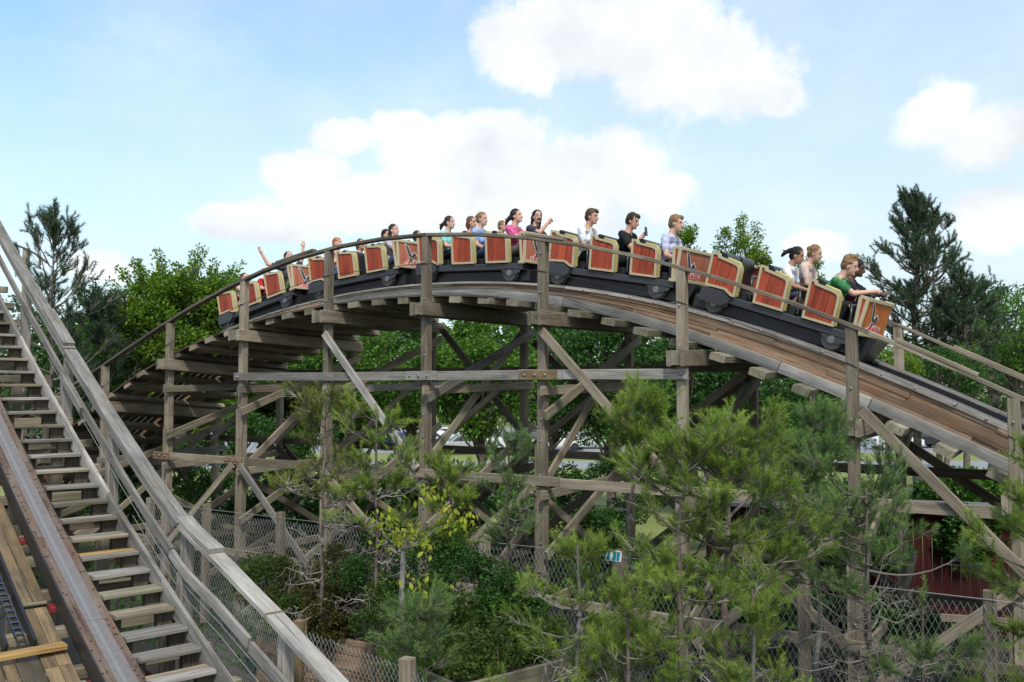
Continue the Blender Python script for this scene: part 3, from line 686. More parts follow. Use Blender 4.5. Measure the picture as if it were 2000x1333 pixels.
# ------------------------------------------------------------------ the train
CAR_RED = wood('red_stained_car_board', (0.225, 0.034, 0.016), (0.44, 0.088, 0.040), None, 0, rough=0.45, grain=30, bump=0.1, tone=0.22)
CAR_ORANGE = wood('orange_stained_car_board', (0.34, 0.085, 0.022), (0.60, 0.20, 0.06), None, 0, rough=0.45, grain=30, bump=0.1, tone=0.12)
CAR_PINK = wood('faded_red_car_board', (0.30, 0.09, 0.05), (0.50, 0.19, 0.12), None, 0, rough=0.5, grain=30, bump=0.1, tone=0.15)
TRIM = plain('cream_gold_trim', (0.46, 0.395, 0.245), 0.45, 0.0, 0.1, 14)
TRIM_OLIVE = plain('olive_gold_seat_edge', (0.34, 0.29, 0.10), 0.4, 0.1, 0.12, 9)
CHASSIS = plain('black_car_chassis', (0.020, 0.021, 0.024), 0.42, 0.1, 0.35, 6)
CHASSIS_TOP = plain('slate_black_sill', (0.045, 0.048, 0.055), 0.38, 0.1, 0.25, 6)
SEAT = plain('black_seat_padding', (0.014, 0.014, 0.016), 0.38, 0, 0.2, 10)
BAR = plain('grey_lap_bar', (0.06, 0.065, 0.07), 0.35, 0.6, 0.2, 12)
WHEEL = plain('dark_wheel_steel', (0.085, 0.08, 0.078), 0.45, 0.5, 0.3, 12)
HUB = plain('wheel_hub', (0.2, 0.2, 0.2), 0.4, 0.6, 0.3, 20)
LOGO_W = plain('logo_white', (0.72, 0.70, 0.68), 0.5, 0, 0.05)
LOGO_G = plain('logo_slate', (0.055, 0.06, 0.065), 0.5, 0, 0.3, 20)
LOGO_R = plain('logo_red', (0.62, 0.05, 0.04), 0.5, 0, 0.1)
HS = 0.73   # half width of a car
def rounded(poly, idx, r):
    """round the corner idx of a polygon with three points"""
    n = len(poly); out = []
    for i, p in enumerate(poly):
        if i not in idx: out.append(p); continue
        a, b2, c = (Vector((*poly[(i + k) % n], 0)) for k in (-1, 0, 1))
        d1 = (a - b2).normalized(); d2 = (c - b2).normalized()
        for t_ in (0, .35, .65, 1):
            q = (b2 + d1 * r) * (1 - t_) ** 2 + b2 * 2 * t_ * (1 - t_) + (b2 + d2 * r) * t_ ** 2
            out.append((q.x, q.y))
    return out
def frame_mesh(name, outer, inner, y0, y1):
    n = len(outer); V = [(x, y, z) for y in (y0, y1) for P_ in (outer, inner) for x, z in P_]
    # blocks: outer y0, inner y0, outer y1, inner y1
    Fc = []
    for i in range(n):
        j = (i + 1) % n
        Fc += [(i, j, n + j, n + i), (2 * n + j, 2 * n + i, 3 * n + i, 3 * n + j), (j, i, 2 * n + i, 2 * n + j), (n + i, n + j, 3 * n + j, 3 * n + i)]
    me = pymesh(name, V, Fc)
    bm = bmesh.new(); bm.from_mesh(me); bmesh.ops.recalc_face_normals(bm, faces=bm.faces); bm.to_mesh(me); bm.free()
    return me
def prism_obj(name, parent, poly, y0, y1, mat):
    V, Fc = prism_xz(poly, y0, y1); me = pymesh(name, V, Fc)
    bm = bmesh.new(); bm.from_mesh(me); bmesh.ops.recalc_face_normals(bm, faces=bm.faces); bm.to_mesh(me); bm.free()
    return link(name, me, mat, parent, local=Matrix.Identity(4))
def vplank(name, parent, poly, y0, y1, mat):
    """upright board: its own local X runs up the board so that the grain does too"""
    poly2 = [(z, -x) for x, z in poly]     # local x = up
    V, Fc = prism_xz(poly2, y0, y1); me = pymesh(name, V, Fc)
    bm = bmesh.new(); bm.from_mesh(me); bmesh.ops.recalc_face_normals(bm, faces=bm.faces); bm.to_mesh(me); bm.free()
    return link(name, me, mat, parent, local=Matrix(((0, 0, -1, 0), (0, 1, 0, 0), (1, 0, 0, 0), (0, 0, 0, 1))))

tmp_scene = bpy.data.scenes.new('tmp_build')
def text_mesh(txt, size, extrude, offset=0.0):
    cu = bpy.data.curves.new('lettering', 'FONT'); cu.body = txt; cu.size = size; cu.extrude = extrude; cu.offset = offset
    cu.align_x = 'CENTER'; cu.align_y = 'CENTER'; cu.resolution_u = 3; cu.shear = 0.15
    o = bpy.data.objects.new('lettering', cu); tmp_scene.collection.objects.link(o)
    tmp_scene.view_layers[0].update()
    dg = tmp_scene.view_layers[0].depsgraph
    me = bpy.data.meshes.new_from_object(o.evaluated_get(dg)); me.materials.clear()
    # arch the word a little
    for v in me.vertices: v.co.y += -1.1 * v.co.x ** 2 * 0.6
    bpy.data.objects.remove(o); return me
TXT = text_mesh('FALKEN', 0.13, 0.002, 0.001); TXT_BACK = text_mesh('FALKEN', 0.13, 0.001, 0.012)
def emb_mesh(poly, th):
    n = len(poly); V = [(x, y, -th) for x, y in poly] + [(x, y, th) for x, y in poly]
    return pymesh('falcon_emblem', V, [tuple(range(n, 2 * n)), tuple(reversed(range(n)))] + [(i, (i + 1) % n, (i + 1) % n + n, i + n) for i in range(n)])
WING_A = [(-.145, .205), (-.10, .185), (-.06, .13), (-.02, .04), (.0, -.02), (-.03, -.055), (-.065, -.02), (-.10, .08), (-.125, .15)]
WING_B = [(.0, -.03), (.035, .03), (.075, .055), (.125, .0), (.10, -.015), (.06, -.03), (.02, -.075)]
BODY = [(-.035, -.05), (.02, -.07), (.0, -.11), (-.045, -.15), (-.075, -.16), (-.06, -.115)]
def grow(p, f):
    cx = sum(x for x, _ in p) / len(p); cy = sum(y for _, y in p) / len(p)
    return [(cx + (x - cx) * f, cy + (y - cy) * (1 + (f - 1) * 0.6)) for x, y in p]
EMB = [(emb_mesh(grow(WING_A, 1.34), .0015), LOGO_W), (emb_mesh(WING_A, .003), LOGO_G), (emb_mesh(grow(WING_B, 1.34), .0015), LOGO_W), (emb_mesh(WING_B, .003), LOGO_G),
       (emb_mesh(grow(BODY, 1.3), .002), LOGO_W), (emb_mesh(BODY, .0035), LOGO_G)]

def make_car(nose_mat):
    car = link('train_car', None, None); car.empty_display_size = 0.3
    I4 = Matrix.Identity(4)
    # chassis and running gear
    V, Fc = box_vf(-0.24, 2.06, -0.715, 0.715, 0.055, 0.165, 0.012); link('chassis', pymesh('chassis', V, Fc), CHASSIS_TOP, car, local=I4)
    V, Fc = box_vf(-0.36, 2.14, -0.60, 0.60, -0.146, 0.053, 0.02); link('underframe', pymesh('underframe', V, Fc), CHASSIS, car, local=I4)
    prism_obj('front_apron', car, [(2.07, 0.17), (2.07, -0.16), (2.18, -0.19), (2.30, 0.12), (2.30, 0.17)], -0.42, 0.42, CHASSIS)
    tubeobj('coupling', car, [(-0.30, 0, 0.0), (-0.50, 0, -0.01)], 0.04, STEEL_DARK, 8, local=I4)
    wv, wf = lathe([(0.02, -0.03), (0.135, -0.03), (0.14, -0.026), (0.14, 0.022), (0.155, 0.026), (0.155, 0.036), (0.03, 0.036)], 22); wme = pymesh('wheel', wv, wf)
    hv, hf = lathe([(0.012, -0.05), (0.05, -0.05), (0.06, -0.036), (0.06, 0.0), (0.02, 0.0)], 14); hme = pymesh('hub', hv, hf)
    for x in (0.0, 1.79):
        for sd_ in (-1, 1):
            w_ = link('wheel', wme, WHEEL, car, local=Matrix.Translation((x, sd_ * 0.675, 0)) @ (Matrix.Rotation(PI, 4, 'Z') if sd_ > 0 else I4))
            link('hub', hme, HUB, w_, local=I4)
            prism_obj('wheel_bracket', car, [(x - .17, .05), (x - .05, -.045), (x + .05, -.045), (x + .22, .01), (x + .22, .053), (x + .1, .053)], sd_ * 0.712, sd_ * 0.722, CHASSIS_TOP)
    for sd_ in (-1, 1):
        prism_obj('fender', car, [(-0.245, 0.0), (0.12, 0.0), (0.23, 0.07), (0.23, 0.135), (0.10, 0.215), (-0.235, 0.205)], sd_ * 0.66, sd_ * 0.762, CHASSIS_TOP)
    # side panels with boards, three rows
    for r in range(3):
        dx = 0.74 * r
        base = [(-0.165, 0.175), (0.29, 0.175), (0.248, 0.648), (-0.105, 0.695), (-0.125, 0.735), (-0.215, 0.735)]
        if r == 0: base = [(-0.205, 0.225), (0.105, 0.235), (0.225, 0.172), (0.29, 0.172), (0.248, 0.648), (-0.105, 0.695), (-0.125, 0.735), (-0.245, 0.735)]
        outer = rounded(base, {2 if r else 4}, 0.09); outer = [(x + dx, z) for x, z in outer]
        inner = inset(outer, 0.034)
        for sd_ in (-1, 1):
            y_out, y_in = sd_ * (HS + 0.022), sd_ * (HS - 0.06)
            pn = link('side_panel', frame_mesh('side_panel', outer, inner, min(y_in, y_out), max(y_in, y_out)), TRIM, car, local=I4)
            xs = [p_[0] for p_ in inner]; x0, x1 = min(xs), max(xs); nb = 3
            for i in range(nb):
                pl = clip_x(inner, x0 + (x1 - x0) * i / nb + 0.003, x0 + (x1 - x0) * (i + 1) / nb - 0.003)
                if len(pl) >= 3: vplank('board', pn, pl, sd_ * (HS - 0.012), sd_ * (HS + 0.004), CAR_RED)
            # padded olive edge facing the rider
            tubeobj('panel_edge', pn, [(dx + 0.292, sd_ * 0.665, 0.19), (dx + 0.272, sd_ * 0.665, 0.42), (dx + 0.25, sd_ * 0.665, 0.60), (dx + 0.20, sd_ * 0.665, 0.665), (dx + 0.0, sd_ * 0.665, 0.69)], 0.026, TRIM_OLIVE, 8, local=I4)
        for sd_ in (-1, 1):
            a, b2 = sorted((sd_ * 0.04, sd_ * 0.60))
            poly = rounded([(dx - 0.19, 0.17), (dx + 0.02, 0.17), (dx - 0.05, 0.76), (dx - 0.18, 0.77)], {2, 3}, 0.06)
            prism_obj('seat_back', car, poly, a, b2, SEAT)
            prism_obj('seat_cushion', car, rounded([(dx + 0.0, 0.17), (dx + 0.42, 0.17), (dx + 0.42, 0.29), (dx + 0.01, 0.26)], {2}, 0.05), a, b2, SEAT)
            tubeobj('lap_bar', car, [(dx + 0.46, sd_ * 0.60, 0.20), (dx + 0.44, sd_ * 0.60, 0.38), (dx + 0.40, sd_ * 0.57, 0.49), (dx + 0.37, sd_ * 0.50, 0.52), (dx + 0.36, sd_ * 0.30, 0.53), (dx + 0.37, sd_ * 0.10, 0.52)], 0.022, BAR, 7, local=I4)
    # nose: a blunt V of boards framed in cream
    X0, X1, X2, ZB, ZT = 2.03, 2.115, 2.275, 0.175, 0.675
    nose = link('nose', pymesh('nose', *box_vf(X0 - .02, X1, -0.70, 0.70, ZB - .008, ZB + .012, 0.005)), SEAT, car, local=I4)
    for sd_ in (-1, 1):
        y = sd_ * HS
        prism_obj('nose_cheek', nose, inset([(X0 + .03, ZB), (X1 - .02, ZB), (X1 - .02, ZT), (X0 - .01, ZT)], .0), y - 0.012, y + 0.010, CAR_RED)
        for a, b2 in (((X0 + .02, ZB), (X0 - .035, ZT)), ((X1 - .02, ZB), (X1 - .02, ZT))):
            V, Fc = box_vf(0, (Vector((b2[0], 0, b2[1])) - Vector((a[0], 0, a[1]))).length, -0.02, 0.02, -0.025, 0.025, 0.006)
            link('nose_trim', pymesh('nose_trim', V, Fc), TRIM, nose, local=frame(Vector((b2[0] - a[0], 0, b2[1] - a[1])), Vector((1, 0, 0)), (a[0], y, a[1])))
        for z in (ZB, ZT):
            V, Fc = box_vf(X0 - .04, X1 - .01, -0.021, 0.021, -0.024, 0.024, 0.006); link('nose_trim', pymesh('nose_trim', V, Fc), TRIM, nose, local=Matrix.Translation((0, y, z)))
        A = Vector((X1, y, 0)); B = Vector((X2, 0, 0)); U = (B - A) if sd_ < 0 else (A - B)
        Ln = U.length; U.normalize(); N = U.cross(UP); P0 = A if sd_ < 0 else B
        for i in range(6):
            V, Fc = box_vf(ZB, ZT, -Ln / 12 + .002, Ln / 12 - .002, -0.012, 0.0, 0.002)
            M = Matrix((UP, -U, N)).transposed().to_4x4()
            M.translation = P0 + U * (Ln * (i + 0.5) / 6); link('nose_board', pymesh('nose_board', V, Fc), nose_mat, nose, local=M)
        for z in (ZB + .015, ZT - .005):
            V, Fc = box_vf(0.0, Ln, -0.012, 0.02, -0.026, 0.026, 0.006)
            M = Matrix((U, -N, UP)).transposed().to_4x4(); M.translation = P0 + UP * z; M[0][1], M[1][1], M[2][1] = [-c for c in N]
            link('nose_trim', pymesh('nose_trim', [(x, -yy, zz) for x, yy, zz in V], [tuple(reversed(f)) for f in Fc]), TRIM, nose, local=M)
        Mt = Matrix((U, UP, N)).transposed().to_4x4(); mid = P0 + U * (Ln * (0.40 if sd_ < 0 else 0.55)) + UP * 0.425 + N * 0.004
        for me, mt in EMB: link('falcon_emblem', me, mt, nose, local=Matrix.Translation(mid) @ Mt)
        Rz = Matrix.Rotation(math.radians(7), 4, 'Z')
        link('lettering_outline', TXT_BACK, LOGO_W, nose, local=Matrix.Translation(mid + U * 0.04 - UP * 0.155) @ Mt @ Rz)
        link('lettering', TXT, LOGO_R, nose, local=Matrix.Translation(mid + U * 0.04 - UP * 0.155 + N * 0.004) @ Mt @ Rz)
        # grab hoop on the nose
        P = [(X0 + .02, sd_ * (0.33 + 0.10 * math.cos(a_)), ZT - .02 + 0.085 * math.sin(a_)) for a_ in np.linspace(0, PI, 9)]
        tubeobj('grab_handle', car, P, 0.02, SEAT, 7, local=I4)
    # sloping top of the nose
    me = pymesh('nose_top', [(X0 - .02, -HS, ZT - .03), (X1, -HS, ZT - .03), (X2, 0, ZT - .03), (X1, HS, ZT - .03), (X0 - .02, HS, ZT - .03), (X0 - .02, -HS, ZB), (X1, -HS + .02, ZB), (X2 - .02, 0, ZB), (X1, HS - .02, ZB), (X0 - .02, HS, ZB)],
                [(0, 1, 2, 3, 4), (9, 8, 7, 6, 5)])
    link('nose_top', me, SEAT, nose, local=I4)
    return car
def copy_tree(o, parent=None):
    c = o.copy(); COL.objects.link(c); c.parent = parent
    for ch in list(o.children): copy_tree(ch, c)
    return c
WR = 0.152
def arc_next(s, dist):
    """s of the point further along (dist < 0: back) by that chord"""
    step = 0.002 if dist > 0 else -0.002; a = Vector((s, rail_z(s))); q = s
    while (Vector((q, rail_z(q))) - a).length < abs(dist): q += step
    return q
def car_matrix(s_rear):
    s_front = arc_next(s_rear, 1.79)
    def axle(s): 
        tn = Vector((0.2, rail_z(s + .1) - rail_z(s - .1))).normalized(); nrm = Vector((-tn.y, tn.x))
        return TP(s, 1.535) + ES3 * (nrm.x * WR) + UP * (nrm.y * WR)
    a, b2 = axle(s_rear), axle(s_front)
    x = (b2 - a).normalized(); y0 = (TP(s_rear, 2.2) - TP(s_rear, 0.87)); y = (y0 - x * y0.dot(x)).normalized(); z = x.cross(y)
    M = Matrix((x, y, z)).transposed().to_4x4(); M.translation = a; return M
CAR_LABEL = ['lead train car with bright orange nose, at the right end of the train', 'second train car, faded red nose behind the lead car\'s empty back row',
             'middle train car at the top of the hump carrying the woman in pink', 'fourth train car behind the leftmost tall handrail posts, just left of the crest',
             'last train car, still climbing at the left end of the train']
proto_o = make_car(CAR_ORANGE); proto_p = make_car(CAR_PINK)
s_r = arc_next(16.30 - 0.0, -2.35)   # rear axle of the lead car
s_r = 14.02
CAR_S = [s_r]
for i in range(4): CAR_S.append(arc_next(CAR_S[-1], -2.735))
CARM = []
for i, s in enumerate(CAR_S):
    c = proto_o if i == 0 else (proto_p if i == 1 else copy_tree(proto_p))
    M = car_matrix(s); c.matrix_basis = M; WORLDM[c.name] = M; CARM.append(M)
    tag(c, CAR_LABEL[i], 'train car', 'cars of the coaster train')

# ------------------------------------------------------------------ riders
def prim_mesh(prims):
    parts = []
    for p in prims:
        if p[0] == 'c':
            a, b2 = np.array(p[1], float), np.array(p[2], float); r0, r1 = p[3], p[4]
            d = b2 - a; Lg = np.linalg.norm(d) + 1e-6; d /= Lg; k = 12
            tt = np.concatenate([-np.cos(np.linspace(0, PI / 2, 4)[:-1]) * 1.0, [0]]); pts, rad = [], []
            for th in np.linspace(0, PI / 2, 5): pts.append(a - d * r0 * math.cos(th)); rad.append(max(r0 * math.sin(th), 1e-4))
            for th in np.linspace(PI / 2, 0, 5): pts.append(b2 + d * r1 * math.cos(th)); rad.append(max(r1 * math.sin(th), 1e-4))
            P_ = np.array(pts); ref = np.array([0.3, 0.2, 0.9]) if abs(d[2]) < 0.85 else np.array([0.9, 0.3, 0.1])
            A = np.cross(d, ref); A /= np.linalg.norm(A); B = np.cross(d, A); an = np.linspace(0, 2 * PI, k, endpoint=False)
            V = (P_[:, None] + np.array(rad)[:, None, None] * (np.cos(an)[None, :, None] * A + np.sin(an)[None, :, None] * B)).reshape(-1, 3); n = len(P_)
        else:
            c = np.array(p[1], float); r = np.array(p[2], float); R = np.array(p[3]) if len(p) > 3 else np.eye(3); k = 16; n = 11
            th = np.linspace(0.001, PI - 0.001, n); an = np.linspace(0, 2 * PI, k, endpoint=False)
            V = np.stack([np.sin(th)[:, None] * np.cos(an), np.sin(th)[:, None] * np.sin(an), np.cos(th)[:, None] * np.ones(k)], -1).reshape(-1, 3) * r @ R.T + c
        i = np.arange(n - 1)[:, None] * k; j = np.arange(k)[None]; j2 = (j + 1) % k
        Qs = np.stack([i + j, i + j2, i + k + j2, i + k + j], -1).reshape(-1, 4)
        parts.append((V, Qs))
        cap = np.array([[0 * k + q for q in (0, 0, 0, 0)]])
    V, Qs = merge_q(parts)
    return V, Qs
REM = []
def remeshed(prims, voxel, keep, cb):
    """queue: union of shapes -> one continuous surface"""
    V, Qs = prim_mesh(prims); me = npmesh('tmp', V, Qs)
    bm = bmesh.new(); bm.from_mesh(me); bmesh.ops.remove_doubles(bm, verts=bm.verts, dist=0.0006); bmesh.ops.recalc_face_normals(bm, faces=bm.faces); bm.to_mesh(me); bm.free()
    o = bpy.data.objects.new('tmp', me); tmp_scene.collection.objects.link(o)
    r = o.modifiers.new('r', 'REMESH'); r.mode = 'VOXEL'; r.voxel_size = voxel
    sm = o.modifiers.new('s', 'SMOOTH'); sm.iterations = 3; sm.factor = 0.5
    if keep < 1: dc = o.modifiers.new('d', 'DECIMATE'); dc.ratio = keep
    REM.append((o, cb))
def rough(me, amp, freq, aniso=(1, 1, 1)):
    n_ = len(me.vertices); co = np.empty(n_ * 3, np.float32); no = np.empty(n_ * 3, np.float32); me.vertices.foreach_get('co', co); me.vertices.foreach_get('normal', no)
    co = co.reshape(-1, 3); no = no.reshape(-1, 3); ph_ = rng.uniform(0, 6.28, (5, 3)); d = np.zeros(n_)
    for i in range(5):
        k_ = rng.normal(size=3) * freq * np.array(aniso); d += np.sin(co @ k_ + ph_[i, 0]) * np.cos(co @ (rng.normal(size=3) * freq) + ph_[i, 1])
    co += no * (amp * d / 2)[:, None]; me.vertices.foreach_set('co', co.ravel()); me.update(); return me
def flush_remesh():
    tmp_scene.view_layers[0].update(); dg = tmp_scene.view_layers[0].depsgraph
    for o, cb in REM:
        me = bpy.data.meshes.new_from_object(o.evaluated_get(dg)); me.materials.clear()
        me.polygons.foreach_set('use_smooth', [True] * len(me.polygons)); cb(me)
    for o, _ in REM: bpy.data.objects.remove(o)
    REM.clear()
SKINS = {k: plain('skin_' + k, c, 0.5, 0, 0.06, 6, 0, 0.35) for k, c in {'pale': (0.60, 0.36, 0.27), 'fair': (0.53, 0.30, 0.215), 'tan': (0.40, 0.22, 0.14), 'dark': (0.13, 0.065, 0.042)}.items()}
CLOTHC = {'green': (0.035, 0.19, 0.065), 'black': (0.012, 0.012, 0.014), 'white': (0.72, 0.73, 0.76), 'blush': (0.62, 0.48, 0.43), 'lavender': (0.46, 0.49, 0.66), 'pink': (0.60, 0.10, 0.26),
          'navyfloral': (0.03, 0.035, 0.05), 'lightblue': (0.25, 0.38, 0.62), 'teal': (0.22, 0.55, 0.55), 'navy': (0.025, 0.025, 0.06), 'greyviolet': (0.40, 0.36, 0.42), 'charcoal': (0.05, 0.05, 0.065),
          'red': (0.50, 0.02, 0.03), 'rose': (0.55, 0.33, 0.30), 'jeans': (0.12, 0.22, 0.45), 'denim': (0.05, 0.07, 0.14), 'khaki': (0.13, 0.11, 0.085), 'plaid': (0.07, 0.20, 0.09), 'brown': (0.14, 0.10, 0.07)}
CLOTH = {k: plain('cloth_' + k, c, 0.9, 0, 0.28 if k == 'navyfloral' else 0.12, 30 if k == 'navyfloral' else 14, 0.25) for k, c in CLOTHC.items()}
# checked shorts: a woven check, not light
m, t, b = new_mat('cloth_green_check'); tcx = t.nodes.new('ShaderNodeTexCoord'); ck = t.nodes.new('ShaderNodeTexChecker'); ck.inputs['Scale'].default_value = 34
ck.inputs[1].default_value = (0.05, 0.17, 0.07, 1); ck.inputs[2].default_value = (0.30, 0.36, 0.26, 1); L(t, tcx.outputs['Object'], ck.inputs[0]); L(t, ck.outputs[0], b.inputs['Base Color']); b.inputs['Roughness'].default_value = 0.9
CLOTH['plaid'] = m
HAIRC = {'brown': (0.075, 0.042, 0.024), 'darkbrown': (0.03, 0.018, 0.012), 'black': (0.009, 0.008, 0.008), 'blond': (0.32, 0.20, 0.09), 'sandy': (0.22, 0.125, 0.06), 'ginger': (0.34, 0.12, 0.035), 'auburn': (0.12, 0.045, 0.022), 'fairblond': (0.50, 0.36, 0.19)}
HAIR = {k: plain('hair_' + k, c, 0.5, 0, 0.35, 40, 0.5, 0.3) for k, c in HAIRC.items()}
EYE_W = plain('eye_white', (0.7, 0.68, 0.66), 0.3); EYE_D = plain('eye_dark', (0.03, 0.02, 0.015), 0.25); LIP = plain('lips', (0.42, 0.14, 0.12), 0.5); MOUTH = plain('open_mouth', (0.09, 0.015, 0.015), 0.6); SHOE = plain('dark_shoe', (0.03, 0.03, 0.035), 0.6); PHONE = plain('black_phone', (0.012, 0.012, 0.014), 0.25)
sph_v, sph_q = prim_mesh([('e', (0, 0, 0), (1, 1, 1))]); SPH = npmesh('eye', sph_v, sph_q, smooth=True)
def ik(a, b2, l1, l2, pole):
    a, b2 = Vector(a), Vector(b2); d = b2 - a; Ld = d.length
    if Ld > (l1 + l2) * 0.985: b2 = a + d.normalized() * (l1 + l2) * 0.985; d = b2 - a; Ld = d.length
    x = (l1 * l1 - l2 * l2 + Ld * Ld) / (2 * Ld); h = math.sqrt(max(0, l1 * l1 - x * x)); dn = d.normalized()
    pv = Vector(pole); pv = (pv - dn * pv.dot(dn)).normalized()
    return a + dn * x + pv * h, b2
def person(ci, row, side, label, shirt, pants, skin='pale', hair='brown', style='short', sc=1.0, lean=4, yaw=0, nod=0, sleeve='short', rh=None, lh=None, female=False,
           dx=0.0, dz=0.0, tilt=0, shorts=False, mouth=False, fist=(False, False), poleR=(-.3, -.7, -.6), poleL=(-.3, .7, -.6), moustache=False, neck_v=True):
    y = (-0.335 if side == 'near' else 0.335)
    M = CARM[ci] @ Matrix.Translation((0.15 + (-.10, .07, -.05, -.03, 0)[ci] + 0.74 * row + dx, y, 0.285 + dz + (.09 if side == 'far' else 0))) @ Matrix.Rotation(math.radians(tilt), 4, 'X')
    root = empty('person', label, 'person', M, 'riders on the coaster train')
    S = lambda v: Vector(v) * sc
    ln = math.radians(lean); sp = Vector((math.sin(ln), 0, math.cos(ln)))
    pel = S((0, 0, 0.085)); ch = pel + sp * 0.27 * sc; nk = pel + sp * 0.50 * sc
    sw = (0.165 if female else 0.198) * sc
    hd = nk + (sp * 0.6 + Vector((0.35, 0, 0.75))).normalized() * 0.158 * sc
    Rh = Matrix.Rotation(math.radians(yaw), 3, 'Z') @ Matrix.Rotation(math.radians(nod), 3, 'Y'); Rn = np.array(Rh)
    hs_ = sc * 0.95
    H_ = lambda v: hd + Rh @ (Vector(v) * hs_)
    body = [('c', pel + S((0, -.07, 0)), pel + S((0, .07, 0)), .115 * sc, .115 * sc), ('c', pel, ch, .12 * sc, .125 * sc), ('c', ch + S((0, -.05, 0)), ch + S((0, .05, 0)), .115 * sc, .115 * sc),
            ('c', nk + Vector((0, -sw + .03, -.075 * sc)), nk + Vector((0, sw - .03, -.075 * sc)), .068 * sc, .068 * sc),
            ('c', nk - sp * .05 * sc, H_((-.02, 0, -.05)), .062 * sc, .056 * sc),
            ('e', H_((-.008, 0, .03)), np.array((.098, .078, .10)) * sc, Rn), ('e', H_((.03, 0, -.035)), np.array((.068, .060, .082)) * sc, Rn),
            ('c', H_((.088, 0, .02)), H_((.117, 0, -.022)), .011 * sc, .017 * sc), ('e', H_((.072, 0, -.09)), np.array((.032, .034, .026)) * sc, Rn),
            ('e', H_((-.005, .08, -.01)), np.array((.022, .012, .034)) * sc, Rn), ('e', H_((-.005, -.08, -.01)), np.array((.022, .012, .034)) * sc, Rn),
            ('c', H_((.083, -.012, -.055)), H_((.083, .012, -.055)), .016 * sc, .016 * sc)]
    hands = []; sleeves = []
    for sg, tgt, pole, fs in ((-1, rh, poleR, fist[0]), (1, lh, poleL, fist[1])):
        sh = nk + Vector((0, sg * sw, -.085 * sc)); tg = S(tgt if tgt is not None else (.30, sg * .13, .22))
        el, wr = ik(sh, tg, .27 * sc, .24 * sc, pole)
        body += [('c', sh, el, .052 * sc, .043 * sc), ('c', el, wr, .042 * sc, .029 * sc)]
        fw = (wr - el).normalized(); lat = fw.cross(Vector((0, sg, 0.35))).normalized(); lat2 = fw.cross(lat).normalized()
        palm = wr + fw * .055 * sc
        body.append(('c', wr + fw * .012 * sc, palm, .030 * sc, .036 * sc))
        for fi in range(4):
            off = lat2 * ((fi - 1.5) * .021 * sc); b0 = palm + off + fw * .02 * sc; lg = (.072, .08, .075, .06)[fi] * sc
            if fs: mid_ = b0 + fw * .03 * sc + lat * .008; body += [('c', b0, mid_, .012 * sc, .012 * sc), ('c', mid_, mid_ + lat * .035 * sc - fw * .02 * sc, .012 * sc, .011 * sc)]
            else: mid_ = b0 + fw * lg * .5 + lat * .006; body += [('c', b0, mid_, .0115 * sc, .011 * sc), ('c', mid_, mid_ + fw * lg * .45 + lat * .018 * sc + off * .25, .011 * sc, .0095 * sc)]
        tb = wr + fw * .025 * sc + lat2 * (.03 * sc * (1 if sg < 0 else 1)); body.append(('c', tb, tb + (fw * .5 + lat2 * .75).normalized() * .055 * sc, .013 * sc, .011 * sc))
        e_s = {'short': 0.62, 'none': 0.0, 'long': 1.0}[sleeve]
        if e_s: sleeves.append(('c', sh, sh + (el - sh) * e_s, .066 * sc, .060 * sc))
        if sleeve == 'long': sleeves.append(('c', el, wr - fw * .02, .056 * sc, .042 * sc))
    legs = []
    for sg in (-1, 1):
        hp = pel + S((0, sg * .085, -.01)); kn = S((.32, sg * .12, .20)); an = S((.30, sg * .12, -.06)); toe = an + S((.09, 0, -.02))
        body += [('c', hp, kn, .085 * sc, .055 * sc), ('c', kn, an, .052 * sc, .036 * sc), ('c', an, toe, .036 * sc, .03 * sc)]
        legs.append(('c', hp, hp + (kn - hp) * (0.85 if shorts else 1.0), .098 * sc, (.085 if shorts else .066) * sc))
        if not shorts: legs.append(('c', kn, an, .064 * sc, .05 * sc))
        legs.append(('c', hp + S((-.02, 0, 0)), pel + S((0, 0, .03)), .11 * sc, .125 * sc))
    remeshed(body, .0115, .32, lambda me: link('body', me, SKINS[skin], root, local=Matrix.Identity(4)))
    sh_p = [('c', pel + S((0, -.06, .02)), pel + S((0, .06, .02)), .13 * sc, .13 * sc), ('c', pel + S((0, 0, .03)), ch, .135 * sc, .137 * sc), ('c', ch + S((0, -.055, 0)), ch + S((0, .055, 0)), (.128 if female else .126) * sc, (.128 if female else .126) * sc),
            ('c', nk + Vector((0, -sw + .02, -.085 * sc)), nk + Vector((0, sw - .02, -.085 * sc)), .076 * sc, .076 * sc), ('c', ch, nk - sp * .05 * sc, .12 * sc, .075 * sc)] + sleeves
    if female: sh_p += [('e', ch + S((.075, -.06, -.02)), np.array((.065, .062, .06)) * sc), ('e', ch + S((.075, .06, -.02)), np.array((.065, .062, .06)) * sc)]
    remeshed(sh_p, .014, .45, lambda me: link('shirt', rough(me, .010, 38, (1, 1, .6)), CLOTH[shirt], root, local=Matrix.Identity(4)))
    remeshed(legs, .018, .5, lambda me: link('shorts' if shorts else 'trousers', me, CLOTH[pants], root, local=Matrix.Identity(4)))
    # hair
    hp_ = [('e', H_((-.026, 0, .048)), np.array((.098, .090, .098)) * sc, Rn), ('e', H_((-.05, 0, .0)), np.array((.075, .083, .085)) * sc, Rn)]
    if style == 'tall': hp_ += [('e', H_((.03 - .02 * i, .03 * math.sin(i * 2.1), .115 + .012 * math.cos(i * 3))), np.array((.045, .04, .045)) * sc, Rn) for i in range(6)] + [('c', H_((.03, 0, .10)), H_((.0, .02, .175)), .035 * sc, .012 * sc), ('c', H_((-.03, 0, .10)), H_((-.05, -.01, .16)), .035 * sc, .012 * sc)]
    if style == 'side': hp_ += [('e', H_((.035, .01, .10)), np.array((.06, .062, .04)) * sc, Rn), ('e', H_((-.05, 0, .07)), np.array((.065, .08, .07)) * sc, Rn)]
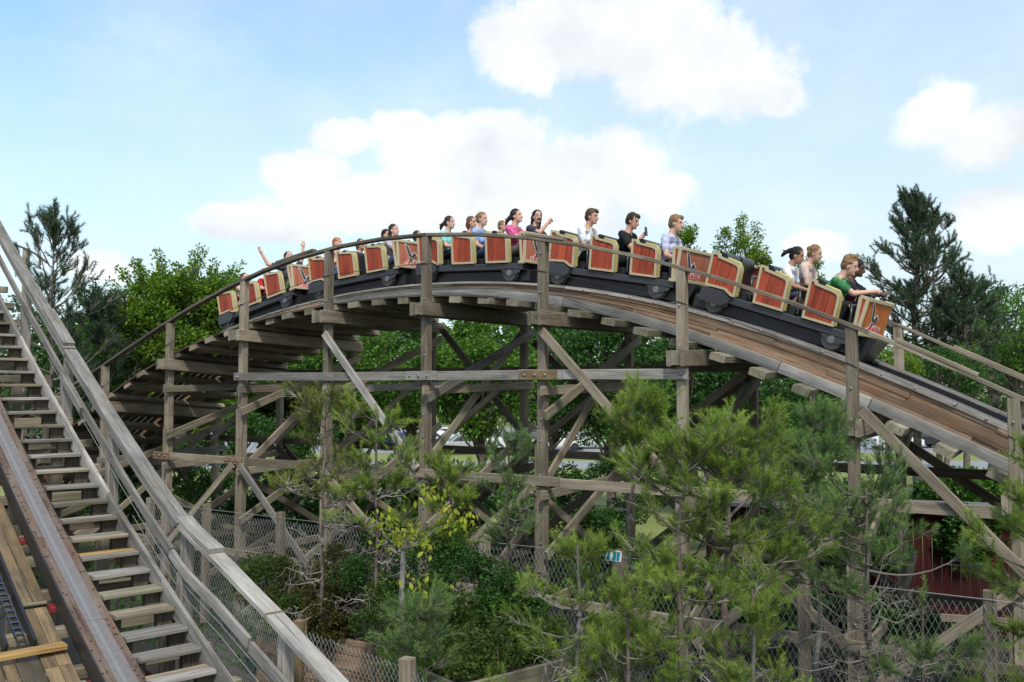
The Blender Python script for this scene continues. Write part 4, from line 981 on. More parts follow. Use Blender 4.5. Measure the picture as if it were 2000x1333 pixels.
    if style == 'tuft': hp_ += [('c', H_((.02, 0, .11)), H_((.0 - .03 * i, .02 * (i - 1), .145 + .012 * i)), .04 * sc, .012 * sc) for i in range(3)]
    if style in ('pony', 'ponyhigh'):
        z0 = .06 if style == 'ponyhigh' else .02
        P_ = [H_((-.10, 0, z0)), H_((-.14, .01, z0 - .005)), H_((-.18, 0, z0 - .04)), H_((-.22, -.01, z0 - .085)), H_((-.25, .01, z0 - .12))]
        hp_ += [('c', P_[i], P_[i + 1], (.030, .038, .034, .026)[i] * sc, (.038, .034, .026, .010)[i] * sc) for i in range(4)] + [('c', P_[2], P_[3] + S((-.02, .02, -.06)), .025 * sc, .01 * sc), ('c', P_[2], P_[3] + S((-.03, -.02, .05)), .02 * sc, .008 * sc)]
    if style == 'long':
        for sg in (-1, 0, 1): hp_.append(('c', H_((-.05, sg * .055, .0)), H_((-.085, sg * .065, -.15)), .05 * sc, .032 * sc))
        hp_.append(('c', H_((-.06, -.05, -.05)), H_((-.14, -.05, -.13)), .035 * sc, .012 * sc))
    if style == 'bob': hp_ += [('c', H_((-.03, sg * .065, .02)), H_((-.04, sg * .07, -.085)), .042 * sc, .035 * sc) for sg in (-1, 1)] + [('e', H_((-.07, 0, -.04)), np.array((.06, .075, .07)) * sc, Rn)]
    if style == 'curly': hp_ += [('e', H_((-.03 + .06 * math.cos(i * 1.3), .06 * math.sin(i * 1.3), .09 + .02 * math.sin(i))), np.array((.04, .04, .04)) * sc, Rn) for i in range(9)]
    if style == 'bun': hp_.append(('e', H_((-.115, 0, .05)), np.array((.04, .045, .045)) * sc, Rn))
    remeshed(hp_, .009, .7, lambda me: link('hair', rough(me, .008, 110, (1, 1.6, .5)), HAIR[hair], root, local=Matrix.Identity(4)))
    Mh = Matrix.Translation(hd) @ Rh.to_4x4() @ Matrix.Scale(hs_, 4)
    for sg in (-1, 1):
        link('eye', SPH, EYE_D, root, local=Mh @ Matrix.Translation((.0885, sg * .031, .008)) @ Matrix.Diagonal((.006, .0095, .0055, 1)))
        tubeobj('eyebrow', root, [(.092, sg * .014, .031), (.088, sg * .032, .035), (.074, sg * .05, .029)], .0055, HAIR[hair], 5, local=Mh)
    if mouth: link('mouth', npmesh('mouth', sph_v * np.array((.016, .022, .02)), sph_q, smooth=True), MOUTH, root, local=Mh @ Matrix.Translation((.092, 0, -.060)))
    else: link('mouth', npmesh('mouth', sph_v * np.array((.010, .022, .006)), sph_q, smooth=True), LIP, root, local=Mh @ Matrix.Translation((.096, 0, -.056)))
    if moustache: tubeobj('moustache', root, [(.085, -.035, -.05), (.104, -.012, -.036), (.104, .012, -.036), (.085, .035, -.05)], .009, HAIR[hair], 6, local=Mh)
    return root
# lead car
person(0, 2, 'near', 'man in green t-shirt with windblown hair gripping the lead car\'s nose', 'green', 'black', 'pale', 'sandy', 'tall', 1.06, 17, rh=(.56, .02, .46), lh=(.30, .12, .20), poleR=(-.1, -.5, -.9), nod=2, mouth=True, fist=(True, False), dx=-.12)
person(0, 2, 'far', 'dark-skinned man in black t-shirt reaching to the lead car\'s nose bar', 'black', 'black', 'dark', 'black', 'short', 1.02, 14, rh=(.56, -.10, .44), lh=(.58, .10, .44), fist=(True, True), dx=-.14, dz=-.06)
person(0, 1, 'near', 'woman in white t-shirt with black ponytail in the lead car', 'white', 'denim', 'tan', 'black', 'ponyhigh', .96, 6, rh=(.42, -.10, .28), lh=(.36, .10, .28), female=True, shorts=True, nod=2, dx=-.02)
person(0, 1, 'far', 'fair-haired girl in blush top beside the woman with the black ponytail', 'blush', 'denim', 'pale', 'sandy', 'bun', .99, 8, rh=(.38, -.05, .25), lh=(.40, .12, .25), female=True, shorts=True, mouth=True)
# second car
person(1, 2, 'near', 'large man in lavender polo shirt sitting behind the second car\'s nose', 'lavender', 'black', 'pale', 'sandy', 'side', 1.07, 6, rh=(.32, -.12, .18), lh=(.34, .14, .18), dx=-.02)
pm = person(1, 1, 'near', 'young man in black shirt holding up a phone', 'black', 'black', 'fair', 'darkbrown', 'side', 1.03, 5, rh=(.31, -.06, .50), lh=(.30, .12, .2), nod=10, poleR=(-.1, -.5, -.9), fist=(True, False), dx=-.03)
person(1, 0, 'near', 'young man in white v-neck t-shirt at the back of the second car', 'white', 'black', 'fair', 'brown', 'side', 1.04, 2, rh=(.30, -.10, .16), lh=(.32, .12, .16), dx=-.02)
# middle car
person(2, 2, 'near', 'woman in pink t-shirt with dark ponytail leaning on the bar', 'pink', 'khaki', 'pale', 'darkbrown', 'pony', 1.02, 3, rh=(.42, -.02, .34), lh=(.42, .12, .34), female=True, nod=-6, shorts=True)
person(2, 2, 'far', 'moustached man in dark floral shirt with fist raised, shouting', 'navyfloral', 'black', 'fair', 'black', 'long', 1.02, 4, rh=(.36, -.10, .60), lh=(.40, .14, .34), yaw=-38, mouth=True, moustache=True, fist=(True, False), poleR=(.2, -.6, -.8))
person(2, 1, 'near', 'woman in light blue t-shirt and shorts with pinned-up fair hair', 'lightblue', 'denim', 'pale', 'sandy', 'bun', 1.0, 3, rh=(.30, -.08, .16), lh=(.32, .10, .16), female=True, nod=4, shorts=True)
person(2, 1, 'far', 'small child whose sandy head just shows over the car side', 'brown', 'denim', 'pale', 'sandy', 'short', .84, 4)
person(2, 0, 'near', 'girl in teal t-shirt with dark ponytail flying back', 'teal', 'black', 'pale', 'darkbrown', 'pony', .97, 4, rh=(.36, -.06, .26), lh=(.36, .1, .24), female=True)
person(2, 0, 'far', 'woman in navy top with auburn bob beside the girl in teal', 'navy', 'black', 'fair', 'auburn', 'bob', .98, 5, female=True)
# fourth car
person(3, 2, 'near', 'woman with long dark brown hair in grey top behind the fourth nose', 'greyviolet', 'denim', 'pale', 'darkbrown', 'long', .98, 6, rh=(.44, -.05, .32), lh=(.44, .1, .32), female=True)
person(3, 2, 'far', 'dark-haired child low behind the fourth car\'s nose', 'brown', 'black', 'fair', 'darkbrown', 'bob', .86, 12, rh=(.44, -.1, .30), lh=(.46, .1, .34))
person(3, 1, 'far', 'dark-haired man with sideburns on the far side of the fourth car', 'charcoal', 'black', 'fair', 'black', 'short', 1.05, 3)
person(3, 0, 'near', 'ginger-haired boy in pale pink top and blue jeans', 'rose', 'jeans', 'pale', 'ginger', 'short', .98, 4, rh=(.42, -.12, .30), lh=(.40, .1, .3), sleeve='none', mouth=True)
person(3, 0, 'far', 'brown-haired teenager grinning beside the ginger boy', 'charcoal', 'black', 'fair', 'brown', 'bob', .97, 6, mouth=True, yaw=-20)
# last car
person(4, 2, 'near', 'man in charcoal t-shirt and green check shorts with both arms flung up', 'charcoal', 'plaid', 'pale', 'black', 'short', 1.04, -3, rh=(-.22, -.50, .80), lh=(.20, .30, 1.08), poleR=(-.5, -.3, -.5), poleL=(.5, .3, 0), shorts=True, yaw=-20, nod=-8, mouth=True)
person(4, 2, 'far', 'dark-haired rider with both fists up beside the man in check shorts', 'charcoal', 'black', 'fair', 'darkbrown', 'short', .98, 6, rh=(.32, -.15, .66), lh=(.42, .16, .66), fist=(True, True), mouth=True, yaw=-15)
person(4, 1, 'near', 'small blond boy in red football shirt', 'red', 'charcoal', 'pale', 'fairblond', 'curly', .88, 2, nod=-8, mouth=True, yaw=-15)
person(4, 0, 'near', 'rider in rose top with an arm forward in the very last row', 'rose', 'denim', 'pale', 'brown', 'long', .97, 4, rh=(.42, -.10, .44), lh=(.38, .1, .3), female=True, sleeve='none')
flush_remesh()
bpy.data.scenes.remove(tmp_scene)
ph = boxobj('phone', None, -.006, .006, -.036, .036, -.072, .072, PHONE, .004, world=wmat(pm) @ Matrix.Translation((.385, -.06, .615)) @ Matrix.Rotation(math.radians(-15), 4, 'Y'))
tag(ph, 'black phone held up by the young man in the black shirt', 'phone')

# ------------------------------------------------------------------ vegetation builders
def at(u, v, d):
    r = pix_dir(u, v); k = d / r.y
    return np.array([r.x * k, d, CAM_H + r.z * k])
def unit(a): return a / (np.linalg.norm(a, axis=-1, keepdims=True) + 1e-9)
def leaf_mesh(C, N, size, tone, aspect=0.55):
    """diamond leaves folded along the midrib; C centres, N leaf directions"""
    n = len(C); D = unit(N); ref = rng.normal(size=(n, 3)); S_ = unit(np.cross(D, ref)); Nn = np.cross(D, S_)
    L_ = np.asarray(size)[:, None] if np.ndim(size) else np.full((n, 1), size)
    V = np.stack([C, C + D * L_ * .5 + S_ * L_ * aspect * .5 + Nn * L_ * .08, C + D * L_, C + D * L_ * .5 - S_ * L_ * aspect * .5 + Nn * L_ * .08], 1).reshape(-1, 3)
    i = np.arange(n)[:, None] * 4
    return V, i + np.array([[0, 1, 2, 3]]), tone
def lobe_leaves(lobes, per, size, flat=0.6, up=0.25):
    """leaves over the shells of many small lobes; tone drifts from lobe to lobe"""
    C, N, T = [], [], []
    for c, r in lobes:
        k = max(20, int(per * rng.uniform(.7, 1.3)))
        d = unit(rng.normal(size=(k, 3))); rad = r * rng.uniform(.35, 1.08, (k, 1)) ** .7
        P_ = np.asarray(c) + d * rad * np.array([1, 1, flat]); C.append(P_)
        N.append(unit(d * np.array([1, 1, .5]) + rng.normal(size=(k, 3)) * .55 + np.array([0, 0, up - .35])))
        T.append(np.clip(rng.normal(.42, .14) + rng.normal(0, .16, k), 0, 1))
    C, N, T = np.concatenate(C), np.concatenate(N), np.concatenate(T)
    return leaf_mesh(C, N, size * rng.uniform(.65, 1.3, len(C)), T)
def branch_curve(a, b2, sag=0.1, n=5, wob=0.04):
    a, b2 = np.asarray(a, float), np.asarray(b2, float); t_ = np.linspace(0, 1, n)[:, None]; Ld = np.linalg.norm(b2 - a)
    P_ = a + (b2 - a) * t_; P_[:, 2] += -sag * Ld * np.sin(PI * t_[:, 0]); P_[1:-1] += rng.normal(size=(n - 2, 3)) * wob * Ld
    return P_
def broadleaf(name, base, crown_c, crown_r, label, cat, mat, n_lobes=60, lobe=(0.5, 0.95), per=170, leaf=0.13, trunk_r=0.16, spikes=0, group=None, bark=None, flat=0.6, trunk_top=None):
    base = np.asarray(base, float); cc_ = np.asarray(crown_c, float); cr = np.asarray(crown_r, float)
    root = empty(name, label, cat, Matrix.Translation(base), group)
    lobes, wood_ = [], []
    top = cc_ + np.array([0, 0, cr[2] * .55])
    tr = branch_curve(base, top, 0, 8, .012); wood_.append(tube_np(tr, np.linspace(trunk_r, trunk_r * .25, 8), 8))
    for i in range(n_lobes):
        d = unit(rng.normal(size=3)); q = cc_ + d * cr * (rng.uniform(.25, 1.0) ** .5) * .92; r = rng.uniform(*lobe)
        lobes.append((q, r)); f = np.clip((q[2] - base[2]) / (top[2] - base[2]) * rng.uniform(.45, .8), .15, .95)
        s0 = np.array([np.interp(f, np.linspace(0, 1, 8), tr[:, k]) for k in range(3)])
        wood_.append(tube_np(branch_curve(s0, q, .05, 5, .04), np.linspace(trunk_r * .30, .012, 5), 5))
    for i in range(spikes):
        d = unit(np.array([rng.normal(), rng.normal(), abs(rng.normal()) + 1.0])); q0 = cc_ + d * cr * .85; q1 = cc_ + d * cr * rng.uniform(1.0, 1.16) + np.array([0, 0, .1])
        wood_.append(tube_np(branch_curve(q0, q1, 0, 4, .03), np.linspace(.02, .006, 4), 4))
        for t_ in np.linspace(.2, 1, 6): lobes.append((q0 + (q1 - q0) * t_, rng.uniform(.10, .2)))
    core = lobes[:n_lobes]; big, small = core, lobes[n_lobes:]
    V, Qs, T = lobe_leaves(big, per, leaf, flat)
    if small:
        V2, Q2, T2 = lobe_leaves(small, 22, leaf * .8, .8); Qs = np.concatenate([Qs, Q2 + len(V)]); V = np.concatenate([V, V2]); T = np.concatenate([T, T2])
    link('crown', npmesh('crown', V - base, Qs, T), mat, root, local=Matrix.Identity(4))
    V, Qs = merge_q(wood_); link('trunk', npmesh('trunk', V - base, Qs, smooth=True), bark or BARK, root, local=Matrix.Identity(4))
    return root
def needles(P_, D, nl, k, wid, spread=(0.45, 1.15)):
    """needle tufts: k thin triangles per tuft around the twig direction"""
    n = len(P_); P2 = np.repeat(P_, k, 0); D2 = np.repeat(unit(D), k, 0); a = rng.uniform(*spread, (n * k, 1))
    R_ = rng.normal(size=(n * k, 3)); R_ -= D2 * (R_ * D2).sum(1, keepdims=True); R_ = unit(R_)
    Nd = unit(D2 * np.cos(a) + R_ * np.sin(a)); Ln = nl * rng.uniform(.7, 1.15, (n * k, 1)); S_ = unit(np.cross(Nd, rng.normal(size=(n * k, 3)))) * wid * .5
    B = P2 - D2 * nl * rng.uniform(0, .5, (n * k, 1))
    V = np.stack([B - S_, B + S_, B + Nd * Ln], 1).reshape(-1, 3); i = np.arange(n * k)[:, None] * 3
    return V, i + np.array([[0, 1, 2]])
def pine(name, base, top_z, crown_z, profile, label, mat, whorls=8, per=5, nl=0.07, kneed=11, wid=0.005, shoots=8, trunk_r=0.05, up=0.35, dead=8, bend=(0, 0), bark=None, group=None, gap=0.15, sec=2, sl=None, inner=0.0):
    """profile: list of (z, radius); crown_z = lowest green branch. Branch ends carry clumps of upturned bottle-brush shoots."""
    sl = sl or nl * 2.6
    base = np.asarray(base, float); root = empty(name, label, 'pine tree', Matrix.Translation(base), group)
    H = top_z - base[2]; zz = np.linspace(0, 1, 12); tr = np.stack([base[0] + bend[0] * zz ** 1.6 + rng.normal(0, .02, 12) * H * .2, base[1] + bend[1] * zz ** 1.6 + rng.normal(0, .01, 12) * H * .2, base[2] + H * zz], 1); tr[0] = base
    wood_ = [tube_np(tr, np.linspace(trunk_r, .012, 12), 8)]; twg = []
    TP_, TD, tonep = [], [], []; pz = [p_[0] for p_ in profile]; pr = [p_[1] for p_ in profile]
    def clump(p, d, tb, n, spread=.8):
        for q in range(n):
            dd = unit(d * .75 + np.array([0, 0, .55]) + rng.normal(size=3) * spread * .6); Lt = sl * rng.uniform(.6, 1.25)
            s0 = p - d * sl * rng.uniform(0, 1.1) + rng.normal(size=3) * sl * .22; ns = max(3, int(Lt / (nl * .36))); ts = np.linspace(.12, 1, ns)[:, None]
            TP_.append(s0 + dd * Lt * ts); TD.append(np.repeat(dd[None], ns, 0)); tonep.append(np.clip(tb + (ts[:, 0] - .55) * .5 + rng.normal(0, .06, ns), 0, 1))
            twg.append(tube_np(np.stack([p - d * sl * 1.0, s0 + dd * Lt * .4, s0 + dd * Lt * .95]), [wid * .9, wid * .8, wid * .5], 3))
    for wi, z in enumerate(np.linspace(crown_z, top_z - sl * 1.2, whorls)):
        az0 = rng.uniform(0, 6.28)
        for b_ in range(per):
            if rng.random() < gap: continue
            zb = z + rng.normal(0, .25) * (top_z - crown_z) / whorls; f = (zb - base[2]) / H; c = np.array([np.interp(f, zz, tr[:, k]) for k in range(3)])
            az = az0 + b_ * 6.28 / per + rng.normal(0, .3); Lb = np.interp(zb, pz, pr) * rng.choice([.55, .8, 1.0, 1.2]) * rng.uniform(.85, 1.1)
            el = up * (.2 + 1.1 * (zb - crown_z) / max(.1, top_z - crown_z)) + rng.normal(0, .12)
            d = np.array([math.cos(az) * math.cos(el), math.sin(az) * math.cos(el), math.sin(el)])
            tt = np.linspace(0, 1, 7)[:, None]; P_ = c + d * Lb * tt; P_[:, 2] += .22 * Lb * tt[:, 0] ** 2.2 - .08 * Lb * np.sin(PI * tt[:, 0]); P_[1:] += np.cumsum(rng.normal(size=(6, 3)) * .018 * Lb, 0)
            wood_.append(tube_np(P_, np.linspace(max(.008, trunk_r * .28), .005, 7), 5)); tb = rng.normal(.45, .12)
            de = unit(P_[-1] - P_[-2]); clump(P_[-1], de, tb, shoots)
            for q in range(sec):
                t0 = rng.uniform(.42, .88); s0 = np.array([np.interp(t0, tt[:, 0], P_[:, k]) for k in range(3)]); ang = (1 if q % 2 else -1) * rng.uniform(.4, .95); ca, sa = math.cos(ang), math.sin(ang)
                dd = unit(np.array([d[0] * ca - d[1] * sa, d[0] * sa + d[1] * ca, d[2] * .6 + rng.uniform(.05, .4)])); e1 = s0 + dd * (Lb * rng.uniform(.2, .42) + sl * .5)
                wood_.append(tube_np(branch_curve(s0, e1, .04, 4, .03), np.linspace(max(.005, trunk_r * .13), .004, 4), 4)); clump(e1, dd, tb + rng.normal(0, .06), max(3, int(shoots * .75)))
            if rng.random() < inner: clump(P_[3], d, tb - .15, max(2, shoots // 2))
    clump(tr[-1] - np.array([0, 0, sl * .2]), np.array([0, 0, 1.]), .55, max(4, shoots // 2), .35)
    for i in range(dead):
        z = rng.uniform(base[2] + .25 * H, max(crown_z + .3, base[2] + .4 * H)); f = (z - base[2]) / H; c = np.array([np.interp(f, zz, tr[:, k]) for k in range(3)]); az = rng.uniform(0, 6.28)
        Lb = rng.uniform(.4, 1.1) * max(pr) * .9; e1 = c + np.array([math.cos(az), math.sin(az), rng.uniform(-.15, .45)]) * Lb; P_ = branch_curve(c, e1, .05, 6, .05); twg.append(tube_np(P_, np.linspace(.010, .003, 6), 5))
        for q in range(9):
            t0 = rng.uniform(.3, 1); s0 = P_[0] + (P_[-1] - P_[0]) * t0; e2 = s0 + unit(rng.normal(size=3) + (e1 - c) * .8) * Lb * rng.uniform(.15, .4); twg.append(tube_np(branch_curve(s0, e2, .03, 4, .09), np.linspace(.004, .0018, 4), 4))
    P_, D = np.concatenate(TP_), np.concatenate(TD); tone = np.repeat(np.concatenate(tonep), kneed) + rng.normal(0, .08, len(P_) * kneed)
    V, Tn = needles(P_, D, nl, kneed, wid, (.35, 1.05))
    link('crown', npmesh('crown', V - base, Tn, np.clip(tone, 0, 1)), mat, root, local=Matrix.Identity(4))
    V, Qs = merge_q(wood_); link('trunk', npmesh('trunk', V - base, Qs, smooth=True), bark or BARK, root, local=Matrix.Identity(4))
    V, Qs = merge_q(twg); link('twigs', npmesh('twigs', V - base, Qs, smooth=True), TWIG, root, local=Matrix.Identity(4))['kind'] = 'stuff'
    return root
def shrub(name, c, r, label, mat, n_lobes=26, per=150, leaf=0.05, group=None, cat='shrub'):
    c = np.asarray(c, float); r = np.asarray(r, float); base = np.array([c[0], c[1], c[2] - r[2]])
    root = empty(name, label, cat, Matrix.Translation(base), group); lobes, wd = [], []
    for i in range(n_lobes):
        d = unit(rng.normal(size=3)); q = c + d * r * (rng.uniform(.2, 1) ** .45) * .85; lobes.append((q, min(r) * rng.uniform(.22, .42)))
        if i % 2 == 0: wd.append(tube_np(branch_curve(base, q, -.05, 4, .04), np.linspace(.02, .004, 4), 4))
    V, Qs, T = lobe_leaves(lobes, per, leaf, .85, .35)
    link('foliage', npmesh('foliage', V - base, Qs, T), mat, root, local=Matrix.Identity(4))
    V, Qs = merge_q(wd); link('stem', npmesh('stem', V - base, Qs), BARK, root, local=Matrix.Identity(4))
    return root

# ------------------------------------------------------------------ trees behind the coaster
b0 = lambda u, d: np.array([*at(u, 752, d)[:2], ground_z(0, d) - .05])
broadleaf('beech_tree', b0(365, 30), at(355, 715, 30), (3.0, 2.4, 3.5), 'large beech with yellowing green leaves at left behind the coaster', 'tree', LF_BEECH, 140, (.45, .9), 370, .135, .2, spikes=26)
broadleaf('beech_tree', b0(455, 33), at(470, 700, 33), (1.8, 2, 3.2), 'narrower beech just left of the last train car', 'tree', LF_BEECH, 70, (.45, .9), 280, .14, .18, spikes=10)
broadleaf('dark_tree', b0(200, 34), at(185, 740, 34), (1.7, 2.0, 3.3), 'dark leafy tree between the left pine and the beech', 'tree', LF_DARK, 80, (.45, .9), 230, .145, .18, spikes=8)
broadleaf('dark_tree', b0(60, 34), at(60, 760, 34), (2.6, 2, 3.6), 'dark leafy tree behind the lift hill at the left edge', 'tree', LF_DARK, 60, (.5, 1.), 170, .13, .18)
pine('tall_pine', b0(97, 26), at(97, 430, 26)[2], 4.0, [(4, 1.9), (6.5, 1.6), (8, 1.3), (9.4, .95), (10.4, .3)], 'pine with bluish leader shoot standing highest at left', N_DARK, 10, 5, .13, 12, .012, 6, .11, .85, 6, sec=2, gap=.05)
pine('tall_pine', b0(195, 28), at(200, 590, 28)[2], 3.2, [(3, 1.3), (6, 1.1), (8, .5), (8.6, .3)], 'low dark pine in front of the beech', N_DARK, 9, 6, .14, 12, .012, 7, .12, .5, 8)
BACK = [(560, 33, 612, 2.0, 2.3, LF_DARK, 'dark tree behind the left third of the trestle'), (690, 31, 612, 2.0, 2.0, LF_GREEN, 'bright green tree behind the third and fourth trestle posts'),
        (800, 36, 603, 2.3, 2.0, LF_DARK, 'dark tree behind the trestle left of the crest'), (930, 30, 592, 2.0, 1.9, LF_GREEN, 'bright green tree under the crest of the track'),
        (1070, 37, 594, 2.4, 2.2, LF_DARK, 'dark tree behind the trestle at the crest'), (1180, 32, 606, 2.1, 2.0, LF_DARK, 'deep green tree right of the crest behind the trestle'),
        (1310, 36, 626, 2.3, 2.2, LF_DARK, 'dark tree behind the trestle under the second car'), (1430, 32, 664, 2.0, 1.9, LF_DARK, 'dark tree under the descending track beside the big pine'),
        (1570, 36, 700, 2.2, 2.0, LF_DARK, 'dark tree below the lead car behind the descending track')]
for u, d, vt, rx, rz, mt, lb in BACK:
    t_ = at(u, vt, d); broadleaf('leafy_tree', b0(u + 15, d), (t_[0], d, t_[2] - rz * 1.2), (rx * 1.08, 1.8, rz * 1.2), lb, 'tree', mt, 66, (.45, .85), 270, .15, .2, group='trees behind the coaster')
for u, v, d, r, n, lb, mt in ((1345, 452, 32, 0.75, 9, 'thin twiggy treetop above the second car', LF_BEECH), (1452, 440, 32, 0.95, 22, 'leafy treetop rising behind the lead car\'s empty row', LF_BEECH), (1585, 510, 32, 0.5, 10, 'small treetop between the two rows of the lead car', LF_BEECH), (1478, 500, 32, .5, 8, 'low side branch tree beside the leafy treetop', LF_BEECH)):
    t_ = at(u, v, d); broadleaf('treetop', (t_[0], d, .45), (t_[0], d, t_[2] - r * 1.5), (r, r, r * 1.5), lb, 'tree', mt, int(n * 3.2), (.10, .24), 30, .11, .08, spikes=12)
pine('tall_pine', b0(1790, 38), at(1783, 380, 38)[2], 4.2, [(4, 2.2), (8, 2.0), (9.5, 1.8), (10.7, 1.4), (12.2, .85), (13.6, .35)], 'tallest dark pine at right behind the front of the train', N_DARK, 17, 6, .14, 12, .014, 7, .2, .6, 6, gap=.08, inner=.6)
pine('tall_pine', b0(1830, 38.5), at(1826, 425, 38.5)[2], 7.0, [(7, 1.8), (10.5, 1.3), (12, .8), (13, .3)], 'second leader of the tall pine, slightly right of its top', N_DARK, 10, 5, .15, 12, .015, 6, .15, .55, 0, inner=.3)
pine('tall_pine', b0(1885, 37), at(1885, 555, 37)[2], 4.0, [(3, 2.2), (7, 1.7), (9.5, .8), (10.2, .2)], 'shorter dark pine right of the tallest pine', N_DARK, 11, 6, .16, 12, .016, 7, .16, .7, 4, inner=.4)
broadleaf('leafy_tree', b0(1985, 44), at(1990, 660, 44), (2.2, 2, 2.6), 'mid green tree at the right edge beyond the pines', 'tree', LF_GREEN, 50, (.5, .9), 170, .15, .2, group='trees behind the coaster')
broadleaf('leafy_tree', b0(1930, 52), at(1935, 640, 52), (2.6, 2, 2.8), 'hazy dark tree behind the right edge pines', 'tree', LF_DARK, 50, (.5, 1.0), 170, .17, .2, group='trees behind the coaster')
broadleaf('leafy_tree', b0(1735, 30), at(1735, 740, 30), (1.1, 1.1, 1.3), 'yellow-green bush tree right below the lead car\'s nose', 'tree', LF_BEECH, 30, (.3, .5), 170, .10, .1)
broadleaf('leafy_tree', b0(1850, 33), at(1830, 735, 33), (2.0, 1.5, 1.3), 'dark low tree behind the far handrail on the right', 'tree', LF_DARK, 40, (.4, .7), 180, .12, .14)
# low greenery under the trestle, further back
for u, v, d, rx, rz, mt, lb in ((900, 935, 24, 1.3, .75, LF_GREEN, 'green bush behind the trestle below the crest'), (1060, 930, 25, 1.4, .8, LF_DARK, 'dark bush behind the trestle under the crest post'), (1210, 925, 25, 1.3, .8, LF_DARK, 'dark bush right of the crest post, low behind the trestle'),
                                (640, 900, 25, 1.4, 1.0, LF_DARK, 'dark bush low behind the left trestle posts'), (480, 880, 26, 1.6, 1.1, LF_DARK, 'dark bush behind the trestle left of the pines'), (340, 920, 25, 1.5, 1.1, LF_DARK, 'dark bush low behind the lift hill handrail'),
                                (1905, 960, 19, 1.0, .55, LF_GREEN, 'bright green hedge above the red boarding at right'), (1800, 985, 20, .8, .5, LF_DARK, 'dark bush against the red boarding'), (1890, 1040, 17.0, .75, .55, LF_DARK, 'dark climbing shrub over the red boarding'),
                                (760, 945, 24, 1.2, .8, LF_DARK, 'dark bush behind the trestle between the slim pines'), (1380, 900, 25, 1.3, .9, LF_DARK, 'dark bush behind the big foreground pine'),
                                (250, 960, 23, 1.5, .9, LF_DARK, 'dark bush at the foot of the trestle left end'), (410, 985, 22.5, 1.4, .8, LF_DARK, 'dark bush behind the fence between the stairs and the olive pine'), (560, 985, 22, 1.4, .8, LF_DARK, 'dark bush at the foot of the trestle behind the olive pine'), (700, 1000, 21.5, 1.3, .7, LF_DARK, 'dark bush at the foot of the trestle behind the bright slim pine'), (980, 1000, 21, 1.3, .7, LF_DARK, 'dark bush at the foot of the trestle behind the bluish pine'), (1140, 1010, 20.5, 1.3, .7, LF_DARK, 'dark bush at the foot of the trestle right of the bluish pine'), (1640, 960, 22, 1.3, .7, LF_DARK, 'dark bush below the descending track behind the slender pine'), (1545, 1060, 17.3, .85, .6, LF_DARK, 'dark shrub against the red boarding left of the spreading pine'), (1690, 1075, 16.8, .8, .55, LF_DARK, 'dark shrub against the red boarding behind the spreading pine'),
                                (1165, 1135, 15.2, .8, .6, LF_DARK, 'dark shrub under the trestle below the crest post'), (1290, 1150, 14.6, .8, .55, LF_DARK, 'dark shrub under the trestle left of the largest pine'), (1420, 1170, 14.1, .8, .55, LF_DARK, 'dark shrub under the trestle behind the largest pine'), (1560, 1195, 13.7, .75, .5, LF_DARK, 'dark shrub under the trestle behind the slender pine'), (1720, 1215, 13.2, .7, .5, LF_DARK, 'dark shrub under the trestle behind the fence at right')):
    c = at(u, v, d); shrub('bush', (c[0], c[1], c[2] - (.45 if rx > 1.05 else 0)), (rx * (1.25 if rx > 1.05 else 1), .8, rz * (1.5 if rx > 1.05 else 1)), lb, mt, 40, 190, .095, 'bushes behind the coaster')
# far wood closing the horizon
lob = [(np.array([x, 125 + rng.uniform(-9, 9), 6 + rng.uniform(-4.5, 6.5) + 2.5 * math.sin(x * .09)]), rng.uniform(2.2, 3.6)) for x in np.linspace(-110, 130, 210)]
V, Qs, T = lobe_leaves(lob, 110, 1.1, .9); fw = link('far_wood', npmesh('far_wood', V, Qs, T), LF_DARK); tag(fw, 'far dark wood closing the horizon beyond the car park', 'wood', kind='stuff')

# ------------------------------------------------------------------ parked cars
GLASS = plain('car_glass', (0.03, 0.04, 0.05), 0.08, 0, 0.1, 4, 0, 0.7); TYRE = plain('car_tyre', (0.02, 0.02, 0.02), 0.8); LAMP_R = plain('tail_lamp', (0.35, 0.01, 0.01), 0.25); LAMP_W = plain('head_lamp', (0.6, 0.62, 0.65), 0.15)
PAINT = {k: plain('paint_' + k, c, 0.25, 0.1, 0.03, 2, 0, 0.5, 0.6) for k, c in {'white': (.75, .76, .78), 'silver': (.42, .43, .45), 'blue': (.04, .06, .22), 'red': (.42, .02, .02), 'black': (.02, .02, .025), 'grey': (.14, .15, .16)}.items()}
twv, twf = lathe([(0.05, -.1), (.30, -.1), (.325, -.08), (.325, .08), (.30, .1), (.05, .1)], 18); TWM = pymesh('tyre', twv, twf)
rwv, rwf = lathe([(0.02, -.11), (.19, -.105), (.2, -.09), (.2, .09), (.02, .1)], 12); RWM = pymesh('rim', rwv, rwf)
